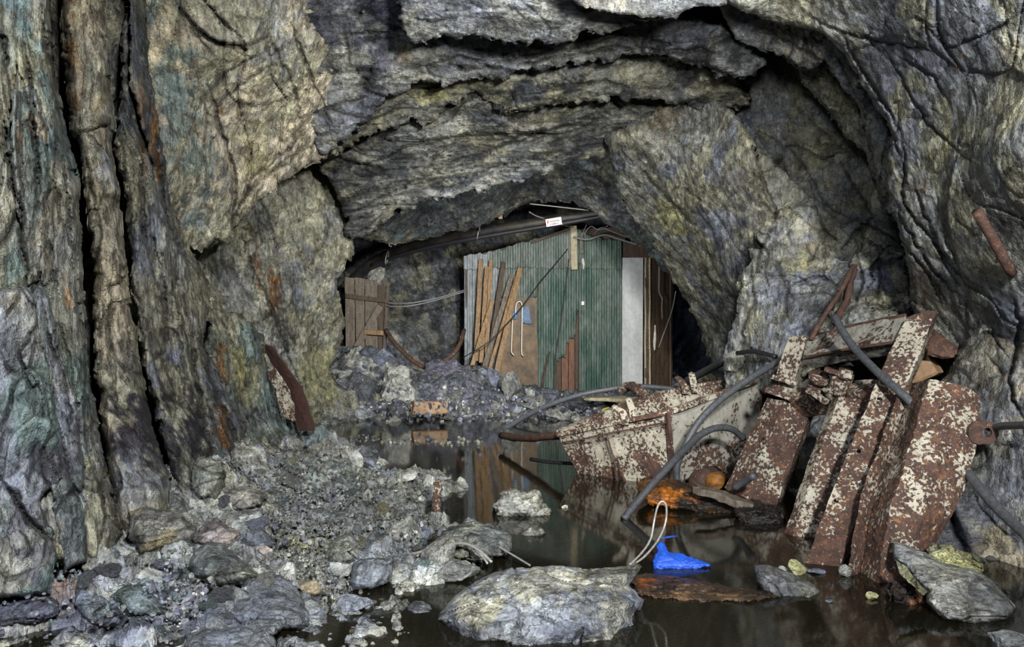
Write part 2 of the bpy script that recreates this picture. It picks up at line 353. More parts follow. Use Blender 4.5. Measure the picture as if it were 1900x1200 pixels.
def rock_mat(name, attr=True, rough=.60, bump=.8, rand=False):
    m, nt, b = newmat(name)
    L = nt.links
    if attr: a = nd(nt, 'ShaderNodeAttribute', attribute_name='Col').outputs['Color']
    else: a = nt.nodes.new('ShaderNodeObjectInfo').outputs['Color']
    mp = mapping(nt, rand=rand)
    mpA = mapping(nt, (1, 1, .30), (0.25, .4, 0.2), rand)      # along the foliation
    mpB = mapping(nt, (.4, 1, 1), (0.2, .35, 0.5), rand)
    n1 = noise(nt, mp, 5.5, 6, .66, .0); n2 = noise(nt, mpA, 9, 4, .62, .0); n3 = noise(nt, mp, 85, 2, .75); n4 = noise(nt, mpB, 6, 4, .6, .0); n7 = noise(nt, mp, 22, 5, .7, .0)
    def chips(mpx, scale, warp, nsrc, feature='F1'):
        """broken faces: every cell a plane with its own tilt and tone"""
        wv = nd(nt, 'ShaderNodeVectorMath', operation='MULTIPLY_ADD'); L.new(nsrc.outputs['Color'], wv.inputs[0]); wv.inputs[1].default_value = (warp,) * 3; L.new(mpx.outputs[0], wv.inputs[2])
        v = nd(nt, 'ShaderNodeTexVoronoi', feature=feature, ins={'Scale': scale}); L.new(wv.outputs[0], v.inputs['Vector'])
        df = nd(nt, 'ShaderNodeVectorMath', operation='SUBTRACT'); L.new(wv.outputs[0], df.inputs[0]); L.new(v.outputs['Position'], df.inputs[1])
        cc = nd(nt, 'ShaderNodeVectorMath', operation='SUBTRACT'); L.new(v.outputs['Color'], cc.inputs[0]); cc.inputs[1].default_value = (.5, .5, .5)
        dt = nd(nt, 'ShaderNodeVectorMath', operation='DOT_PRODUCT'); L.new(df.outputs[0], dt.inputs[0]); L.new(cc.outputs[0], dt.inputs[1])
        sx = nt.nodes.new('ShaderNodeSeparateColor'); L.new(v.outputs['Color'], sx.inputs[0])
        return dt.outputs['Value'], sx.outputs[1]
    f2, t2 = chips(mpB, 17.0, .022, n7); f3, t3 = chips(mpA, 46.0, .010, n7)
    c = mix(nt, 'MULTIPLY', a, ramp(nt, n1.outputs[0], [(.36, .66), (.5, 1.0), (.62, 1.28)]).outputs[0], 1.0)
    c = mix(nt, 'MULTIPLY', c, ramp(nt, t2, [(0, .70), (.6, 1.0), (.92, 1.15), (1, 1.5)]).outputs[0], .7)
    c = mix(nt, 'MULTIPLY', c, ramp(nt, t3, [(0, .72), (.6, 1.0), (.93, 1.12), (1, 1.6)]).outputs[0], .65)
    c = mix(nt, 'MULTIPLY', c, ramp(nt, n7.outputs[0], [(.38, .55), (.47, 1.0), (.56, 1.06), (.62, 1.35)]).outputs[0], .55)
    c = mix(nt, 'MULTIPLY', c, ramp(nt, n3.outputs[0], [(.40, .6), (.5, 1.0), (.60, 1.35)]).outputs[0], .5)
    n5 = noise(nt, mp, 3.3, 4, .7)
    c = mix(nt, 'MULTIPLY', c, ramp(nt, n5.outputs[0], [(.36, (.92, .97, 1.10)), (.5, (1, 1, 1)), (.62, (1.03, 1.03, .93))]).outputs[0], .8)
    def hair(n, w):
        sb = nd(nt, 'ShaderNodeMath', operation='SUBTRACT'); L.new(n.outputs[0], sb.inputs[0]); sb.inputs[1].default_value = .5
        ab = nd(nt, 'ShaderNodeMath', operation='ABSOLUTE'); L.new(sb.outputs[0], ab.inputs[0])
        return ramp(nt, ab.outputs[0], [(0, 0), (w, 1)])
    gate = ramp(nt, n5.outputs[0], [(.42, 0), (.52, 1)])
    h1 = hair(n2, .008); h2 = hair(n4, .007)
    hh = mix(nt, 'MULTIPLY', h1.outputs[0], h2.outputs[0], 1.0)
    hh = mix(nt, 'MIX', (1, 1, 1), hh, gate.outputs[0])
    c = mix(nt, 'MULTIPLY', c, ramp(nt, hh, [(0, .5), (1, 1)]).outputs[0], 1.0)
    n6 = noise(nt, mp, 2.4, 5, .78, .0); r6 = ramp(nt, n6.outputs[0], [(.665, 0), (.72, .8)])
    c = mix(nt, 'MIX', c, (.20, .095, .025), r6.outputs[0])
    L.new(c, b.inputs['Base Color'])
    rr = ramp(nt, n7.outputs[0], [(.4, rough + .15), (.62, rough - .22)]); L.new(rr.outputs[0], b.inputs['Roughness'])
    b.inputs['Specular IOR Level'].default_value = .55
    def ma(x, k, y):
        q = nd(nt, 'ShaderNodeMath', operation='MULTIPLY_ADD'); L.new(x, q.inputs[0]); q.inputs[1].default_value = k; L.new(y, q.inputs[2]); return q.outputs[0]
    bw = nt.nodes.new('ShaderNodeRGBToBW'); L.new(hh, bw.inputs[0])
    hgt = ma(n3.outputs[0], .10, n3.outputs[0]); sc0 = nd(nt, 'ShaderNodeMath', operation='MULTIPLY'); L.new(hgt, sc0.inputs[0]); sc0.inputs[1].default_value = .10; hgt = ma(n7.outputs[0], .38, sc0.outputs[0]); hgt = ma(bw.outputs[0], .10, hgt); hgt = ma(f2, 13.0, hgt); hgt = ma(f3, 12.0, hgt)
    bp = nd(nt, 'ShaderNodeBump', ins={'Strength': bump, 'Distance': .055}); L.new(hgt, bp.inputs['Height']); L.new(bp.outputs[0], b.inputs['Normal'])
    return m
M['rock'] = rock_mat('rock_schist', bump=1.0)
M['stone'] = rock_mat('rock_stone', attr=False, rough=.58, rand=True)
M['wet_rock'] = rock_mat('rock_wet', rough=.42)

def rust_mat(name, paint=.5, scale=26, white=(.44, .42, .355), stretch=(1, 1, 1), orange=.3, rot=(0, 0, 0)):
    m, nt, b = newmat(name); L = nt.links
    mp = mapping(nt, stretch, rot); mu = mapping(nt)
    n1 = noise(nt, mp, scale * 1.5, 7, .60, .3); n2 = noise(nt, mu, 4.5, 4, .5); n3 = noise(nt, mu, 90, 5, .7)
    s = nd(nt, 'ShaderNodeMath', operation='MULTIPLY_ADD'); L.new(n2.outputs[0], s.inputs[0]); s.inputs[1].default_value = .75; L.new(n1.outputs[0], s.inputs[2])
    sp = nt.nodes.new('ShaderNodeSeparateXYZ'); L.new(nt.nodes.new('ShaderNodeNewGeometry').outputs['Position'], sp.inputs[0])
    wl = ramp(nt, sp.outputs[2], [(0, .10), (.34, 0)]); s0 = s; s = nd(nt, 'ShaderNodeMath', operation='SUBTRACT'); L.new(s0.outputs[0], s.inputs[0]); L.new(wl.outputs[0], s.inputs[1])
    hf = nd(nt, 'ShaderNodeMath', operation='MULTIPLY'); L.new(s.outputs[0], hf.inputs[0]); hf.inputs[1].default_value = .5; s = hf
    th = .5 * (0.5 + .375 + (0.5 - paint) * .30)
    msk = ramp(nt, s.outputs[0], [(0, 0), (1, 1)])
    msk.color_ramp.elements[0].position = max(0, min(.97, th - .004)); msk.color_ramp.elements[1].position = max(.01, min(.99, th + .004))
    rr = ramp(nt, noise(nt, mu, 14, 8, .7).outputs[0], [(.3, (.028, .017, .015)), (.5, (.072, .040, .033)), (.68, (.13, .068, .047))])
    ro = ramp(nt, noise(nt, mu, 40, 6, .75).outputs[0], [(.60 - .12 * orange, 0), (.74 - .12 * orange, .85)])
    rust = mix(nt, 'MIX', rr.outputs[0], (.34, .15, .045), ro.outputs[0])
    rust = mix(nt, 'MULTIPLY', rust, ramp(nt, n3.outputs[0], [(.35, .5), (.65, 1.5)]).outputs[0], .8)
    pt = mix(nt, 'MULTIPLY', white, ramp(nt, noise(nt, mu, 9, 7, .7).outputs[0], [(.3, (.62, .60, .58)), (.6, (1.1, 1.1, 1.1))]).outputs[0], .9)
    pt = mix(nt, 'MIX', pt, (.28, .17, .08), ramp(nt, noise(nt, mu, 60, 6, .8).outputs[0], [(.58, 0), (.7, .7)]).outputs[0])
    L.new(mix(nt, 'MIX', rust, pt, msk.outputs[0]), b.inputs['Base Color'])
    L.new(ramp(nt, msk.outputs[0], [(0, .78), (1, .5)]).outputs[0], b.inputs['Roughness'])
    h = nd(nt, 'ShaderNodeMath', operation='MULTIPLY_ADD'); L.new(msk.outputs[0], h.inputs[0]); h.inputs[1].default_value = .5; L.new(n3.outputs[0], h.inputs[2])
    bp = nd(nt, 'ShaderNodeBump', ins={'Strength': .7, 'Distance': .006}); L.new(h.outputs[0], bp.inputs['Height']); L.new(bp.outputs[0], b.inputs['Normal'])
    return m
M['rust_white'] = rust_mat('steel_flaking_white', .58, 30)
M['rust_half'] = rust_mat('steel_half_rusted', .46, 34)
M['rust_some'] = rust_mat('steel_mostly_rust', .34, 36, orange=.5)
M['rust_deep'] = rust_mat('steel_rust', -.25, 30, orange=.35)
M['rust_dark'] = rust_mat('steel_dark_rust', -.4, 30, orange=.1)
M['rust_grey'] = rust_mat('steel_grey_paint', .80, 22, white=(.36, .36, .33))

def simple(name, col, rough=.6, nscale=20, var=.5, bump=.3, stretch=(1, 1, 1), col2=None, metal=0, dist=.01, rot=(0, 0, 0)):
    m, nt, b = newmat(name); L = nt.links
    mp = mapping(nt, stretch, rot, True); n = noise(nt, mp, nscale, 8, .7)
    if col2 is None: c = mix(nt, 'MULTIPLY', col, ramp(nt, n.outputs[0], [(.32, 1 - var), (.68, 1 + var)]).outputs[0], 1.0)
    else: c = ramp(nt, n.outputs[0], [(.36, col), (.64, col2)]).outputs[0]
    n2 = noise(nt, mapping(nt, rand=True), nscale * 2.2, 6, .7)
    c = mix(nt, 'MULTIPLY', c, ramp(nt, n2.outputs[0], [(.35, 1 - var * .6), (.65, 1 + var * .5)]).outputs[0], 1.0)
    L.new(c, b.inputs['Base Color']); b.inputs['Roughness'].default_value = rough; b.inputs['Metallic'].default_value = metal
    bp = nd(nt, 'ShaderNodeBump', ins={'Strength': bump, 'Distance': dist}); L.new(n.outputs[0], bp.inputs['Height']); L.new(bp.outputs[0], b.inputs['Normal'])
    return m
M['wood_tan'] = simple('wood_tan', (.13, .075, .032), .6, 14, .55, .5, (3, 3, .25), col2=(.30, .185, .085))
M['wood_dark'] = simple('wood_dark', (.030, .020, .013), .65, 14, .6, .6, (3, 3, .25), col2=(.085, .052, .030))
M['wood_grey'] = simple('wood_grey', (.085, .07, .055), .75, 14, .5, .6, (3, 3, .25), col2=(.19, .16, .13))
M['wood_pale'] = simple('wood_pale', (.30, .26, .17), .7, 12, .5, .5, (3, 3, .25), col2=(.44, .40, .28))
M['wood_red'] = simple('wood_red', (.10, .045, .025), .7, 14, .5, .5, (3, 3, .3), col2=(.20, .10, .06))
M['wood_wet'] = simple('wood_wet_orange', (.018, .014, .011), .35, 7, .5, .8, (.35, 2, 2), col2=(.36, .15, .03), dist=.02)
M['wood_sunk'] = simple('wood_sunken', (.03, .02, .014), .3, 8, .5, .8, (.3, 2, 2), col2=(.20, .10, .045), dist=.02)
M['wood_block'] = simple('wood_block', (.26, .16, .09), .6, 10, .3, .3, (.3, 2, 2), col2=(.36, .24, .15))
M['plywood'] = simple('plywood_stained', (.030, .018, .012), .6, 3.5, .75, .3, (1, 1, .6), col2=(.15, .095, .045))
M['hose'] = simple('hose_rubber', (.075, .082, .095), .5, 40, .4, .25)
M['hose_black'] = simple('hose_black', (.014, .014, .018), .5, 40, .4, .25)
M['pipe'] = simple('pipe_black', (.007, .007, .010), .55, 5, .6, .1, (1, 1, 1), col2=(.032, .028, .018))
M['wire'] = simple('wire_steel', (.42, .41, .40), .4, 60, .4, .1, metal=.4)
M['wire_dull'] = simple('wire_dull', (.22, .22, .23), .5, 60, .4, .1)
M['wire_white'] = simple('wire_white', (.72, .70, .62), .5, 60, .15, .1)
M['blue'] = simple('plastic_blue', (.020, .10, .62), .38, 30, .25, .5)
M['cloth_blue'] = simple('cloth_blue', (.14, .22, .34), .8, 60, .35, .6)
M['white_paint'] = simple('paint_white_door', (.44, .46, .48), .55, 7, .22, .15, (1, 1, .3))
M['grime'] = simple('white_chips', (.5, .48, .42), .7, 30, .4, .3)
M['yellow'] = simple('yellow_plastic', (.55, .50, .03), .5, 30, .3, .2)
M['red_paint'] = simple('red_paint', (.30, .05, .02), .7, 30, .4, .2)
M['chalk'] = simple('chalk_crust', (.56, .55, .42), .85, 22, .35, 1.0, dist=.03)
M['black'] = simple('print_black', (.01, .01, .01), .6)
M['red_print'] = simple('print_red', (.45, .03, .03), .6)
M['sign'] = simple('sign_face', (.66, .62, .66), .5, 30, .12, .05)

def corr_mat(name, green, zinc, bias):
    m, nt, b = newmat(name); L = nt.links
    mp = mapping(nt, (1, 1, .3)); mu = mapping(nt)
    n = noise(nt, mp, 4.5, 9, .72, .4); n2 = noise(nt, mp, 26, 8, .75); n3 = noise(nt, mu, 2.0, 6, .7)
    c = ramp(nt, n.outputs[0], [(.40 - bias, green), (.60 - bias, zinc)]).outputs[0]
    c = mix(nt, 'MULTIPLY', c, ramp(nt, n2.outputs[0], [(.34, .45), (.5, 1), (.66, 1.6)]).outputs[0], .85)
    c = mix(nt, 'MIX', c, (.11, .055, .03), ramp(nt, noise(nt, mp, 7, 8, .75).outputs[0], [(.60, 0), (.68, .75)]).outputs[0])
    L.new(c, b.inputs['Base Color']); b.inputs['Roughness'].default_value = .5
    bp = nd(nt, 'ShaderNodeBump', ins={'Strength': .3, 'Distance': .01}); L.new(n2.outputs[0], bp.inputs['Height']); L.new(bp.outputs[0], b.inputs['Normal'])
    return m
M['corr_green'] = corr_mat('corrugated_green', (.034, .078, .062), (.12, .155, .14), 0)
M['corr_worn'] = corr_mat('corrugated_worn', (.055, .085, .075), (.15, .175, .165), .04)
M['corr_zinc'] = corr_mat('corrugated_zinc', (.12, .145, .15), (.24, .27, .29), .06)

def water_mat():
    m = bpy.data.materials.new('mine_water'); m.use_nodes = True; nt = m.node_tree; nt.nodes.clear(); L = nt.links
    out = nt.nodes.new('ShaderNodeOutputMaterial'); mx = nt.nodes.new('ShaderNodeMixShader')
    fr = nd(nt, 'ShaderNodeFresnel', ins={'IOR': 1.36}); gl = nd(nt, 'ShaderNodeBsdfGlossy', ins={'Roughness': .07}); tr = nd(nt, 'ShaderNodeBsdfTransparent')
    gl.inputs['Color'].default_value = (1, 1, 1, 1); tr.inputs['Color'].default_value = (.72, .70, .52, 1)
    mp = mapping(nt, (1.2, .5, 1)); n = noise(nt, mp, 5, 3, .5)
    bp = nd(nt, 'ShaderNodeBump', ins={'Strength': .035, 'Distance': .02}); L.new(n.outputs[0], bp.inputs['Height'])
    L.new(bp.outputs[0], fr.inputs['Normal']); L.new(bp.outputs[0], gl.inputs['Normal'])
    df = nt.nodes.new('ShaderNodeBsdfDiffuse'); df.inputs[0].default_value = (.055, .050, .030, 1); m2 = nt.nodes.new('ShaderNodeMixShader'); m2.inputs[0].default_value = .18
    L.new(tr.outputs[0], m2.inputs[1]); L.new(df.outputs[0], m2.inputs[2])
    L.new(fr.outputs[0], mx.inputs[0]); L.new(m2.outputs[0], mx.inputs[1]); L.new(gl.outputs[0], mx.inputs[2]); L.new(mx.outputs[0], out.inputs[0])
    return m
M['water'] = water_mat()
# ---------------------------------------------------------------- the setting: walls, ceiling, floor of the drift
def shell(name, xs, ring, mat):
    pass
def rough_sheet(name, corners, nu, nv, seed, c1, c2, label, cat, amp=1.0):
    """bedrock sheet from four corners, displaced along its normal"""
    A, B, C_, D_ = [np.array(c, np.float32) for c in corners]
    u, v = np.meshgrid(np.linspace(0, 1, nu), np.linspace(0, 1, nv)); u = u.ravel()[:, None]; v = v.ravel()[:, None]
    P = (A * (1 - u) + B * u) * (1 - v) + (D_ * (1 - u) + C_ * u) * v
    n = np.cross(B - A, D_ - A); n /= np.linalg.norm(n)
    h, ci, cj = rockdisp(P.astype(np.float32), seed, (.3, .2, 1), 2, amp, .9)
    V = P + n[None] * h[:, None] * 1.2
    cols = paint(P.astype(np.float32), c1, c2, seed, ci, (), u[:, 0], v[:, 0])
    idx = np.arange(nu * nv).reshape(nv, nu)
    Fq = np.stack([idx[:-1, :-1].ravel(), idx[:-1, 1:].ravel(), idx[1:, 1:].ravel(), idx[1:, :-1].ravel()], 1)
    o = link(name, mesh_np(name, V, Fq, M['rock'], cols)); tag(o, label, cat, kind='structure'); return o
wall_left = rough_sheet('wall_left', [(-2.9, -1.5, -.6), (-3.4, 16, -.6), (-3.4, 16, 5.2), (-2.9, -1.5, 5.2)], 220, 80, 3, OL, BG, 'grey green schist wall on the left of the drift, split into upright slabs', 'rock wall')
wall_right = rough_sheet('wall_right', [(4.4, -1.5, -.6), (4.4, 16, -.6), (4.4, 16, 5.2), (4.4, -1.5, 5.2)], 200, 80, 5, BG, OL, 'blue grey schist wall on the right of the drift behind the scrap steel', 'rock wall')
ceiling = rough_sheet('ceiling', [(-3.4, -1.5, 4.6), (4.6, -1.5, 4.6), (4.6, 16, 4.2), (-3.4, 16, 4.2)], 160, 220, 7, GR, DK, 'ragged grey schist roof of the drift with stepped ledges', 'rock ceiling')
wall_back = rough_sheet('wall_back', [(-3.6, 15.2, -.6), (5.0, 17.5, -.6), (5.0, 17.5, 4.6), (-3.6, 15.2, 4.6)], 200, 130, 9, DK, BG, 'dark mottled rock face behind the hut', 'rock wall')

VZ = (.06, .05, 1)
# ---- left wall, far to near
slab(wall_left, [(330, 400), (430, 420), (560, 250), (620, 250), (650, 440), (655, 470), (628, 520), (640, 600), (640, 625), (612, 690), (690, 740), (700, 800), (560, 810), (380, 700)],
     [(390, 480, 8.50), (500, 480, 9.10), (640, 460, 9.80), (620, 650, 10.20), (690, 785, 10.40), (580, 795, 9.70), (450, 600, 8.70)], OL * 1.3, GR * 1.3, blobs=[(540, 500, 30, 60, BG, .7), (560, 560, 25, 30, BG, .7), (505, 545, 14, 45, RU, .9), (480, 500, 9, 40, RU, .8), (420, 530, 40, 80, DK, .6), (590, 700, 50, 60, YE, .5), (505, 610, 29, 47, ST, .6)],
     seed=21, axis=(-.35, 0, 1), stretch=3.5, amp=.75, big=.7, lam=.6, jag=10, edge=14, rim=.25, label='olive grey panel beside the dark inner opening')
slab(wall_left, [(380, 560), (400, 545), (425, 580), (440, 575), (455, 592), (478, 600), (488, 625), (492, 660), (515, 730), (560, 770), (580, 830), (440, 850), (380, 700)],
     [(400, 560, 6.70), (480, 610, 7.30), (520, 740, 7.70), (570, 800, 7.70), (440, 830, 6.50)], TE, OL, blobs=[(410, 680, 16, 60, RU, .8), (440, 660, 14, 30, YE, .6), (460, 720, 30, 50, YE, .35), (430, 770, 30, 30, RU, .5), (480, 780, 30, 20, BG, .6)],
     seed=22, axis=(-.3, 0, 1), stretch=2, amp=.8, big=.35, jag=9, jf=30, edge=18, rim=.25)
# upper left panels
slab(wall_left, [(215, -170), (330, -170), (420, -170), (600, -170), (620, 100), (625, 285), (590, 300), (560, 318), (520, 345), (470, 385), (448, 415), (440, 432), (425, 445), (400, 445), (372, 466), (340, 455), (300, 360), (270, 200)],
     [(230, 0, 5.6), (300, 300, 5.8), (400, 440, 6.6), (430, 250, 6.6), (600, 0, 6.6), (610, 280, 7.6), (450, 60, 6.0)], OL * 1.25, PK * 1.25, blobs=[(310, 190, 55, 160, TE, .85), (255, 60, 22, 110, TE, .6), (380, 290, 35, 70, TE, .7), (450, 200, 60, 90, PK, .6), (500, 250, 50, 60, PK, .5), (410, 210, 8, 9, RU, 1), (520, 60, 60, 70, BG, .6), (360, 380, 40, 50, TE, .4), (470, 270, 40, 60, YE, .35), (400, 360, 25, 40, BG, .5)],
     seed=23, axis=(-.45, .2, 1), stretch=3, amp=.8, big=.75, lam=.9, cr=.6, jag=9, jf=40, edge=10, rim=.15, thick=1.1, label='broad buff and teal stained panel overhanging the ledge')
slab(wall_left, [(245, -170), (262, -170), (275, 120), (300, 250), (318, 380), (345, 440), (385, 520), (392, 600), (350, 560), (280, 300), (240, 150)],
     [(250, 0, 5.0), (290, 250, 5.1), (340, 430, 5.5), (385, 560, 6.0), (300, 350, 5.3)], DK, OL, blobs=[(290, 330, 10, 110, RU, .8), (262, 190, 8, 60, RU, .4), (275, 60, 20, 60, TE, .5)], seed=24, axis=VZ, stretch=5, amp=.5, big=.25, jag=5, jf=30, edge=8, rim=.1)
# sheets D, C, B, A (far to near)
slab(wall_left, [(226, 60), (238, 20), (262, 230), (285, 300), (310, 390), (345, 455), (378, 510), (388, 570), (380, 640), (392, 660), (420, 720), (452, 790), (458, 840), (350, 1000), (334, 960), (320, 900), (294, 800), (273, 710), (258, 630), (246, 540), (236, 430), (227, 340), (218, 310), (209, 265), (219, 210), (222, 130)],
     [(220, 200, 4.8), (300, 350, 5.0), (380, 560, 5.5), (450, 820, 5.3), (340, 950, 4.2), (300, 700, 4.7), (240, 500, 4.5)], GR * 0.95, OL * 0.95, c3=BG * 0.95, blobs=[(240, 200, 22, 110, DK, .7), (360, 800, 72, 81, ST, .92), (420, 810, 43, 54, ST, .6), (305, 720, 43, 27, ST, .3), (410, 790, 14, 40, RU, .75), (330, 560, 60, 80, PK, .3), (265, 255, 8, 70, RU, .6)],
     seed=25, axis=VZ, stretch=4.5, amp=.7, big=.38, lam=1.0, jag=7, jf=45, edge=24, rim=.36, thick=.9)
slab(wall_left, [(110, -170), (195, -170), (197, 40), (206, 150), (212, 215), (203, 262), (212, 300), (222, 340), (230, 430), (240, 540), (252, 620), (266, 700), (282, 790), (312, 880), (320, 950), (300, 990), (230, 1010), (205, 940), (190, 800), (176, 700), (174, 520), (166, 430), (156, 350), (146, 280), (130, 240), (124, 180), (114, 80)],
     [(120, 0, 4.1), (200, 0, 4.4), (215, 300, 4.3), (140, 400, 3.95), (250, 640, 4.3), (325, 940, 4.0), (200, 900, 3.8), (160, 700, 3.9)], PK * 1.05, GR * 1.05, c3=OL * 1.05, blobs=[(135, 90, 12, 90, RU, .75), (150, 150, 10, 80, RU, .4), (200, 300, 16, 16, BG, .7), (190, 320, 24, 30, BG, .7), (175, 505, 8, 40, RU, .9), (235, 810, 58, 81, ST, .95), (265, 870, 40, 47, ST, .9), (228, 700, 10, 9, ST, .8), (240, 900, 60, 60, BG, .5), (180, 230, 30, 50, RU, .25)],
     seed=26, axis=VZ, stretch=4, amp=.6, big=.42, lam=.8, jag=6, jf=50, edge=24, rim=.36, thick=.9)
slab(wall_left, [(-200, -170), (93, -170), (97, 60), (104, 140), (118, 190), (122, 250), (140, 290), (148, 350), (153, 430), (155, 520), (160, 600), (165, 690), (182, 780), (200, 880), (235, 980), (190, 1050), (100, 1050), (-200, 700)],
     [(-40, 0, 3.3), (90, 0, 3.7), (120, 250, 3.7), (155, 520, 3.65), (165, 700, 3.6), (220, 960, 3.6), (0, 400, 3.2), (60, 800, 3.3)], GR * 1.0, OL * 1.0, c3=TE * 1.0, blobs=[(27, 25, 8, 14, RU, 1), (50, 255, 9, 9, RU, .9), (66, 250, 7, 8, RU, .7), (20, 60, 30, 60, TE, .4), (85, 480, 10, 22, PK, .8), (125, 560, 9, 30, RU, .6), (150, 860, 60, 90, BG, .6), (45, 360, 40, 60, TE, .3)],
     seed=27, axis=VZ, stretch=6, amp=.75, big=.26, lam=1.3, jag=6, jf=50, edge=24, rim=.36, thick=.8, step=2.6)
slab(wall_left, [(20, 170), (60, 160), (88, 240), (92, 300), (95, 345), (86, 400), (86, 470), (72, 520), (50, 535), (40, 430), (20, 300)],
     [(20, 200, 3.15), (80, 200, 3.4), (90, 340, 3.4), (60, 520, 3.35)], GR * 0.95, TE * 0.95, c3=PK * 0.95, blobs=[(35, 250, 8, 30, RU, .5)], seed=28, axis=VZ, stretch=6, amp=.5, big=.2, jag=5, edge=7, rim=.08, thick=.4, step=2.6)
slab(wall_left, [(75, 520), (95, 560), (108, 640), (125, 700), (140, 740), (150, 800), (155, 900), (165, 1000), (162, 1040), (120, 1060), (90, 900), (60, 700), (50, 560)],
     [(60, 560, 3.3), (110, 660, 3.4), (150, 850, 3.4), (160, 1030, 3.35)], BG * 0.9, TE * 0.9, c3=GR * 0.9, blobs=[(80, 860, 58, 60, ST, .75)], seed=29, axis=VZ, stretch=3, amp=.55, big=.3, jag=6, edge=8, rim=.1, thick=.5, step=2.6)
slab(wall_left, [(-200, 520), (20, 535), (45, 530), (68, 560), (72, 610), (95, 690), (104, 750), (110, 830), (125, 890), (100, 900), (75, 930), (100, 985), (108, 1030), (92, 1100), (-200, 1130)],
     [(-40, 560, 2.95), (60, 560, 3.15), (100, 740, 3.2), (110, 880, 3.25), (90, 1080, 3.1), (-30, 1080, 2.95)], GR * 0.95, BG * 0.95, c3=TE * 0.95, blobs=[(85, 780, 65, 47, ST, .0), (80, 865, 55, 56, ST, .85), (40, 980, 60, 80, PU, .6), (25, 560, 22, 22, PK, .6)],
     seed=30, axis=(.1, 0, 1), stretch=1.8, amp=.7, big=.5, lam=.6, jag=6, edge=10, rim=.1, thick=.5, step=2.6, label='pale blocky slab at the near foot of the left wall')

# ---- inner end, far to near
slab(wall_back, [(560, 340), (900, 300), (1260, 300), (1260, 480), (1215, 800), (560, 800)], [(620, 450, 14.50), (870, 450, 14.90), (1200, 400, 15.30), (650, 700, 13.60), (870, 680, 14.50), (1200, 700, 15.30)], DK * 1.0, BG * 1.0, c3=OL * 1.0,
     blobs=[(760, 500, 40, 40, GR, .7), (770, 610, 40, 60, GR, .55), (830, 600, 30, 60, BG, .5)], seed=31, axis=(-.5, 0, 1), stretch=3, amp=1.2, big=.8, step=3.5, jag=0, thick=.3)
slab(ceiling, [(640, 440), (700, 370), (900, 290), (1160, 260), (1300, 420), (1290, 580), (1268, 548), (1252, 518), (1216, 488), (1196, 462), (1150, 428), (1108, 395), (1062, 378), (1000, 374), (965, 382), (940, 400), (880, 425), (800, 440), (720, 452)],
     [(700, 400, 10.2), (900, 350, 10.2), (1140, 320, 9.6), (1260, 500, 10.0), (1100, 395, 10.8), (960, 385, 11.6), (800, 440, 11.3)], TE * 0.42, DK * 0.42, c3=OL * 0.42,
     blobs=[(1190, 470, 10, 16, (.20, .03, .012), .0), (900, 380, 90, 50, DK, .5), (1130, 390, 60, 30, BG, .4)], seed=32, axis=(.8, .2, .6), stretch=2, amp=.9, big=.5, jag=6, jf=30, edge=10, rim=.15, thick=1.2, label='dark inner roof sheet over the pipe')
slab(ceiling, [(540, 200), (700, 120), (900, 120), (1200, 130), (1300, 200), (1300, 320), (1180, 300), (1140, 290), (1105, 296), (1050, 308), (990, 328), (940, 338), (905, 358), (870, 352), (835, 372), (800, 370), (765, 388), (730, 398), (705, 415), (690, 435), (655, 446), (640, 430), (638, 400), (618, 345), (590, 310)],
     [(600, 260, 8.65), (640, 420, 9.35), (760, 380, 9.35), (900, 340, 9.35), (1120, 290, 9.05), (1000, 200, 8.05), (750, 240, 8.25), (1250, 220, 8.45)], GR * 0.9, DK * 0.9, c3=OL * 0.9,
     blobs=[(650, 330, 60, 50, DK, .6), (690, 300, 25, 20, WH, .35), (820, 300, 14, 26, WH, .55), (860, 235, 20, 14, WH, .4), (900, 310, 120, 20, GR, .7), (960, 240, 30, 12, PK, .6), (700, 380, 50, 40, GR, .6)],
     seed=33, axis=(1, .1, .25), stretch=3, amp=1.1, big=.45, lam=1.3, jag=11, jf=28, edge=9, rim=.2, thick=1.3, label='long lip of broken schist arching over the hut')
slab(ceiling, [(560, 150), (900, 60), (1200, 80), (1360, 120), (1400, 200), (1330, 200), (1250, 195), (1187, 182), (1160, 190), (1140, 180), (1110, 190), (1040, 190), (1000, 200), (960, 205), (920, 205), (905, 180), (880, 165), (855, 190), (830, 205), (800, 225), (785, 240), (765, 225), (740, 235), (700, 248), (660, 262), (640, 275), (625, 290), (600, 300), (580, 285)],
     [(600, 270, 7.75), (780, 230, 8.05), (900, 200, 7.85), (1150, 180, 7.55), (1300, 150, 7.35), (900, 100, 7.15), (650, 150, 7.35)], GR * 0.85, OL * 0.85, c3=DK * 0.85,
     blobs=[(790, 165, 60, 30, YE, .6), (740, 190, 30, 25, PK, .35), (1050, 130, 60, 30, GR, .6), (950, 130, 20, 20, PK, .5), (1100, 110, 80, 30, BG, .4), (720, 160, 40, 40, DK, .5)],
     seed=34, axis=(1, .1, .3), stretch=2.6, amp=1.0, big=.42, lam=1.2, jag=10, jf=26, edge=8, rim=.18, thick=1.2)
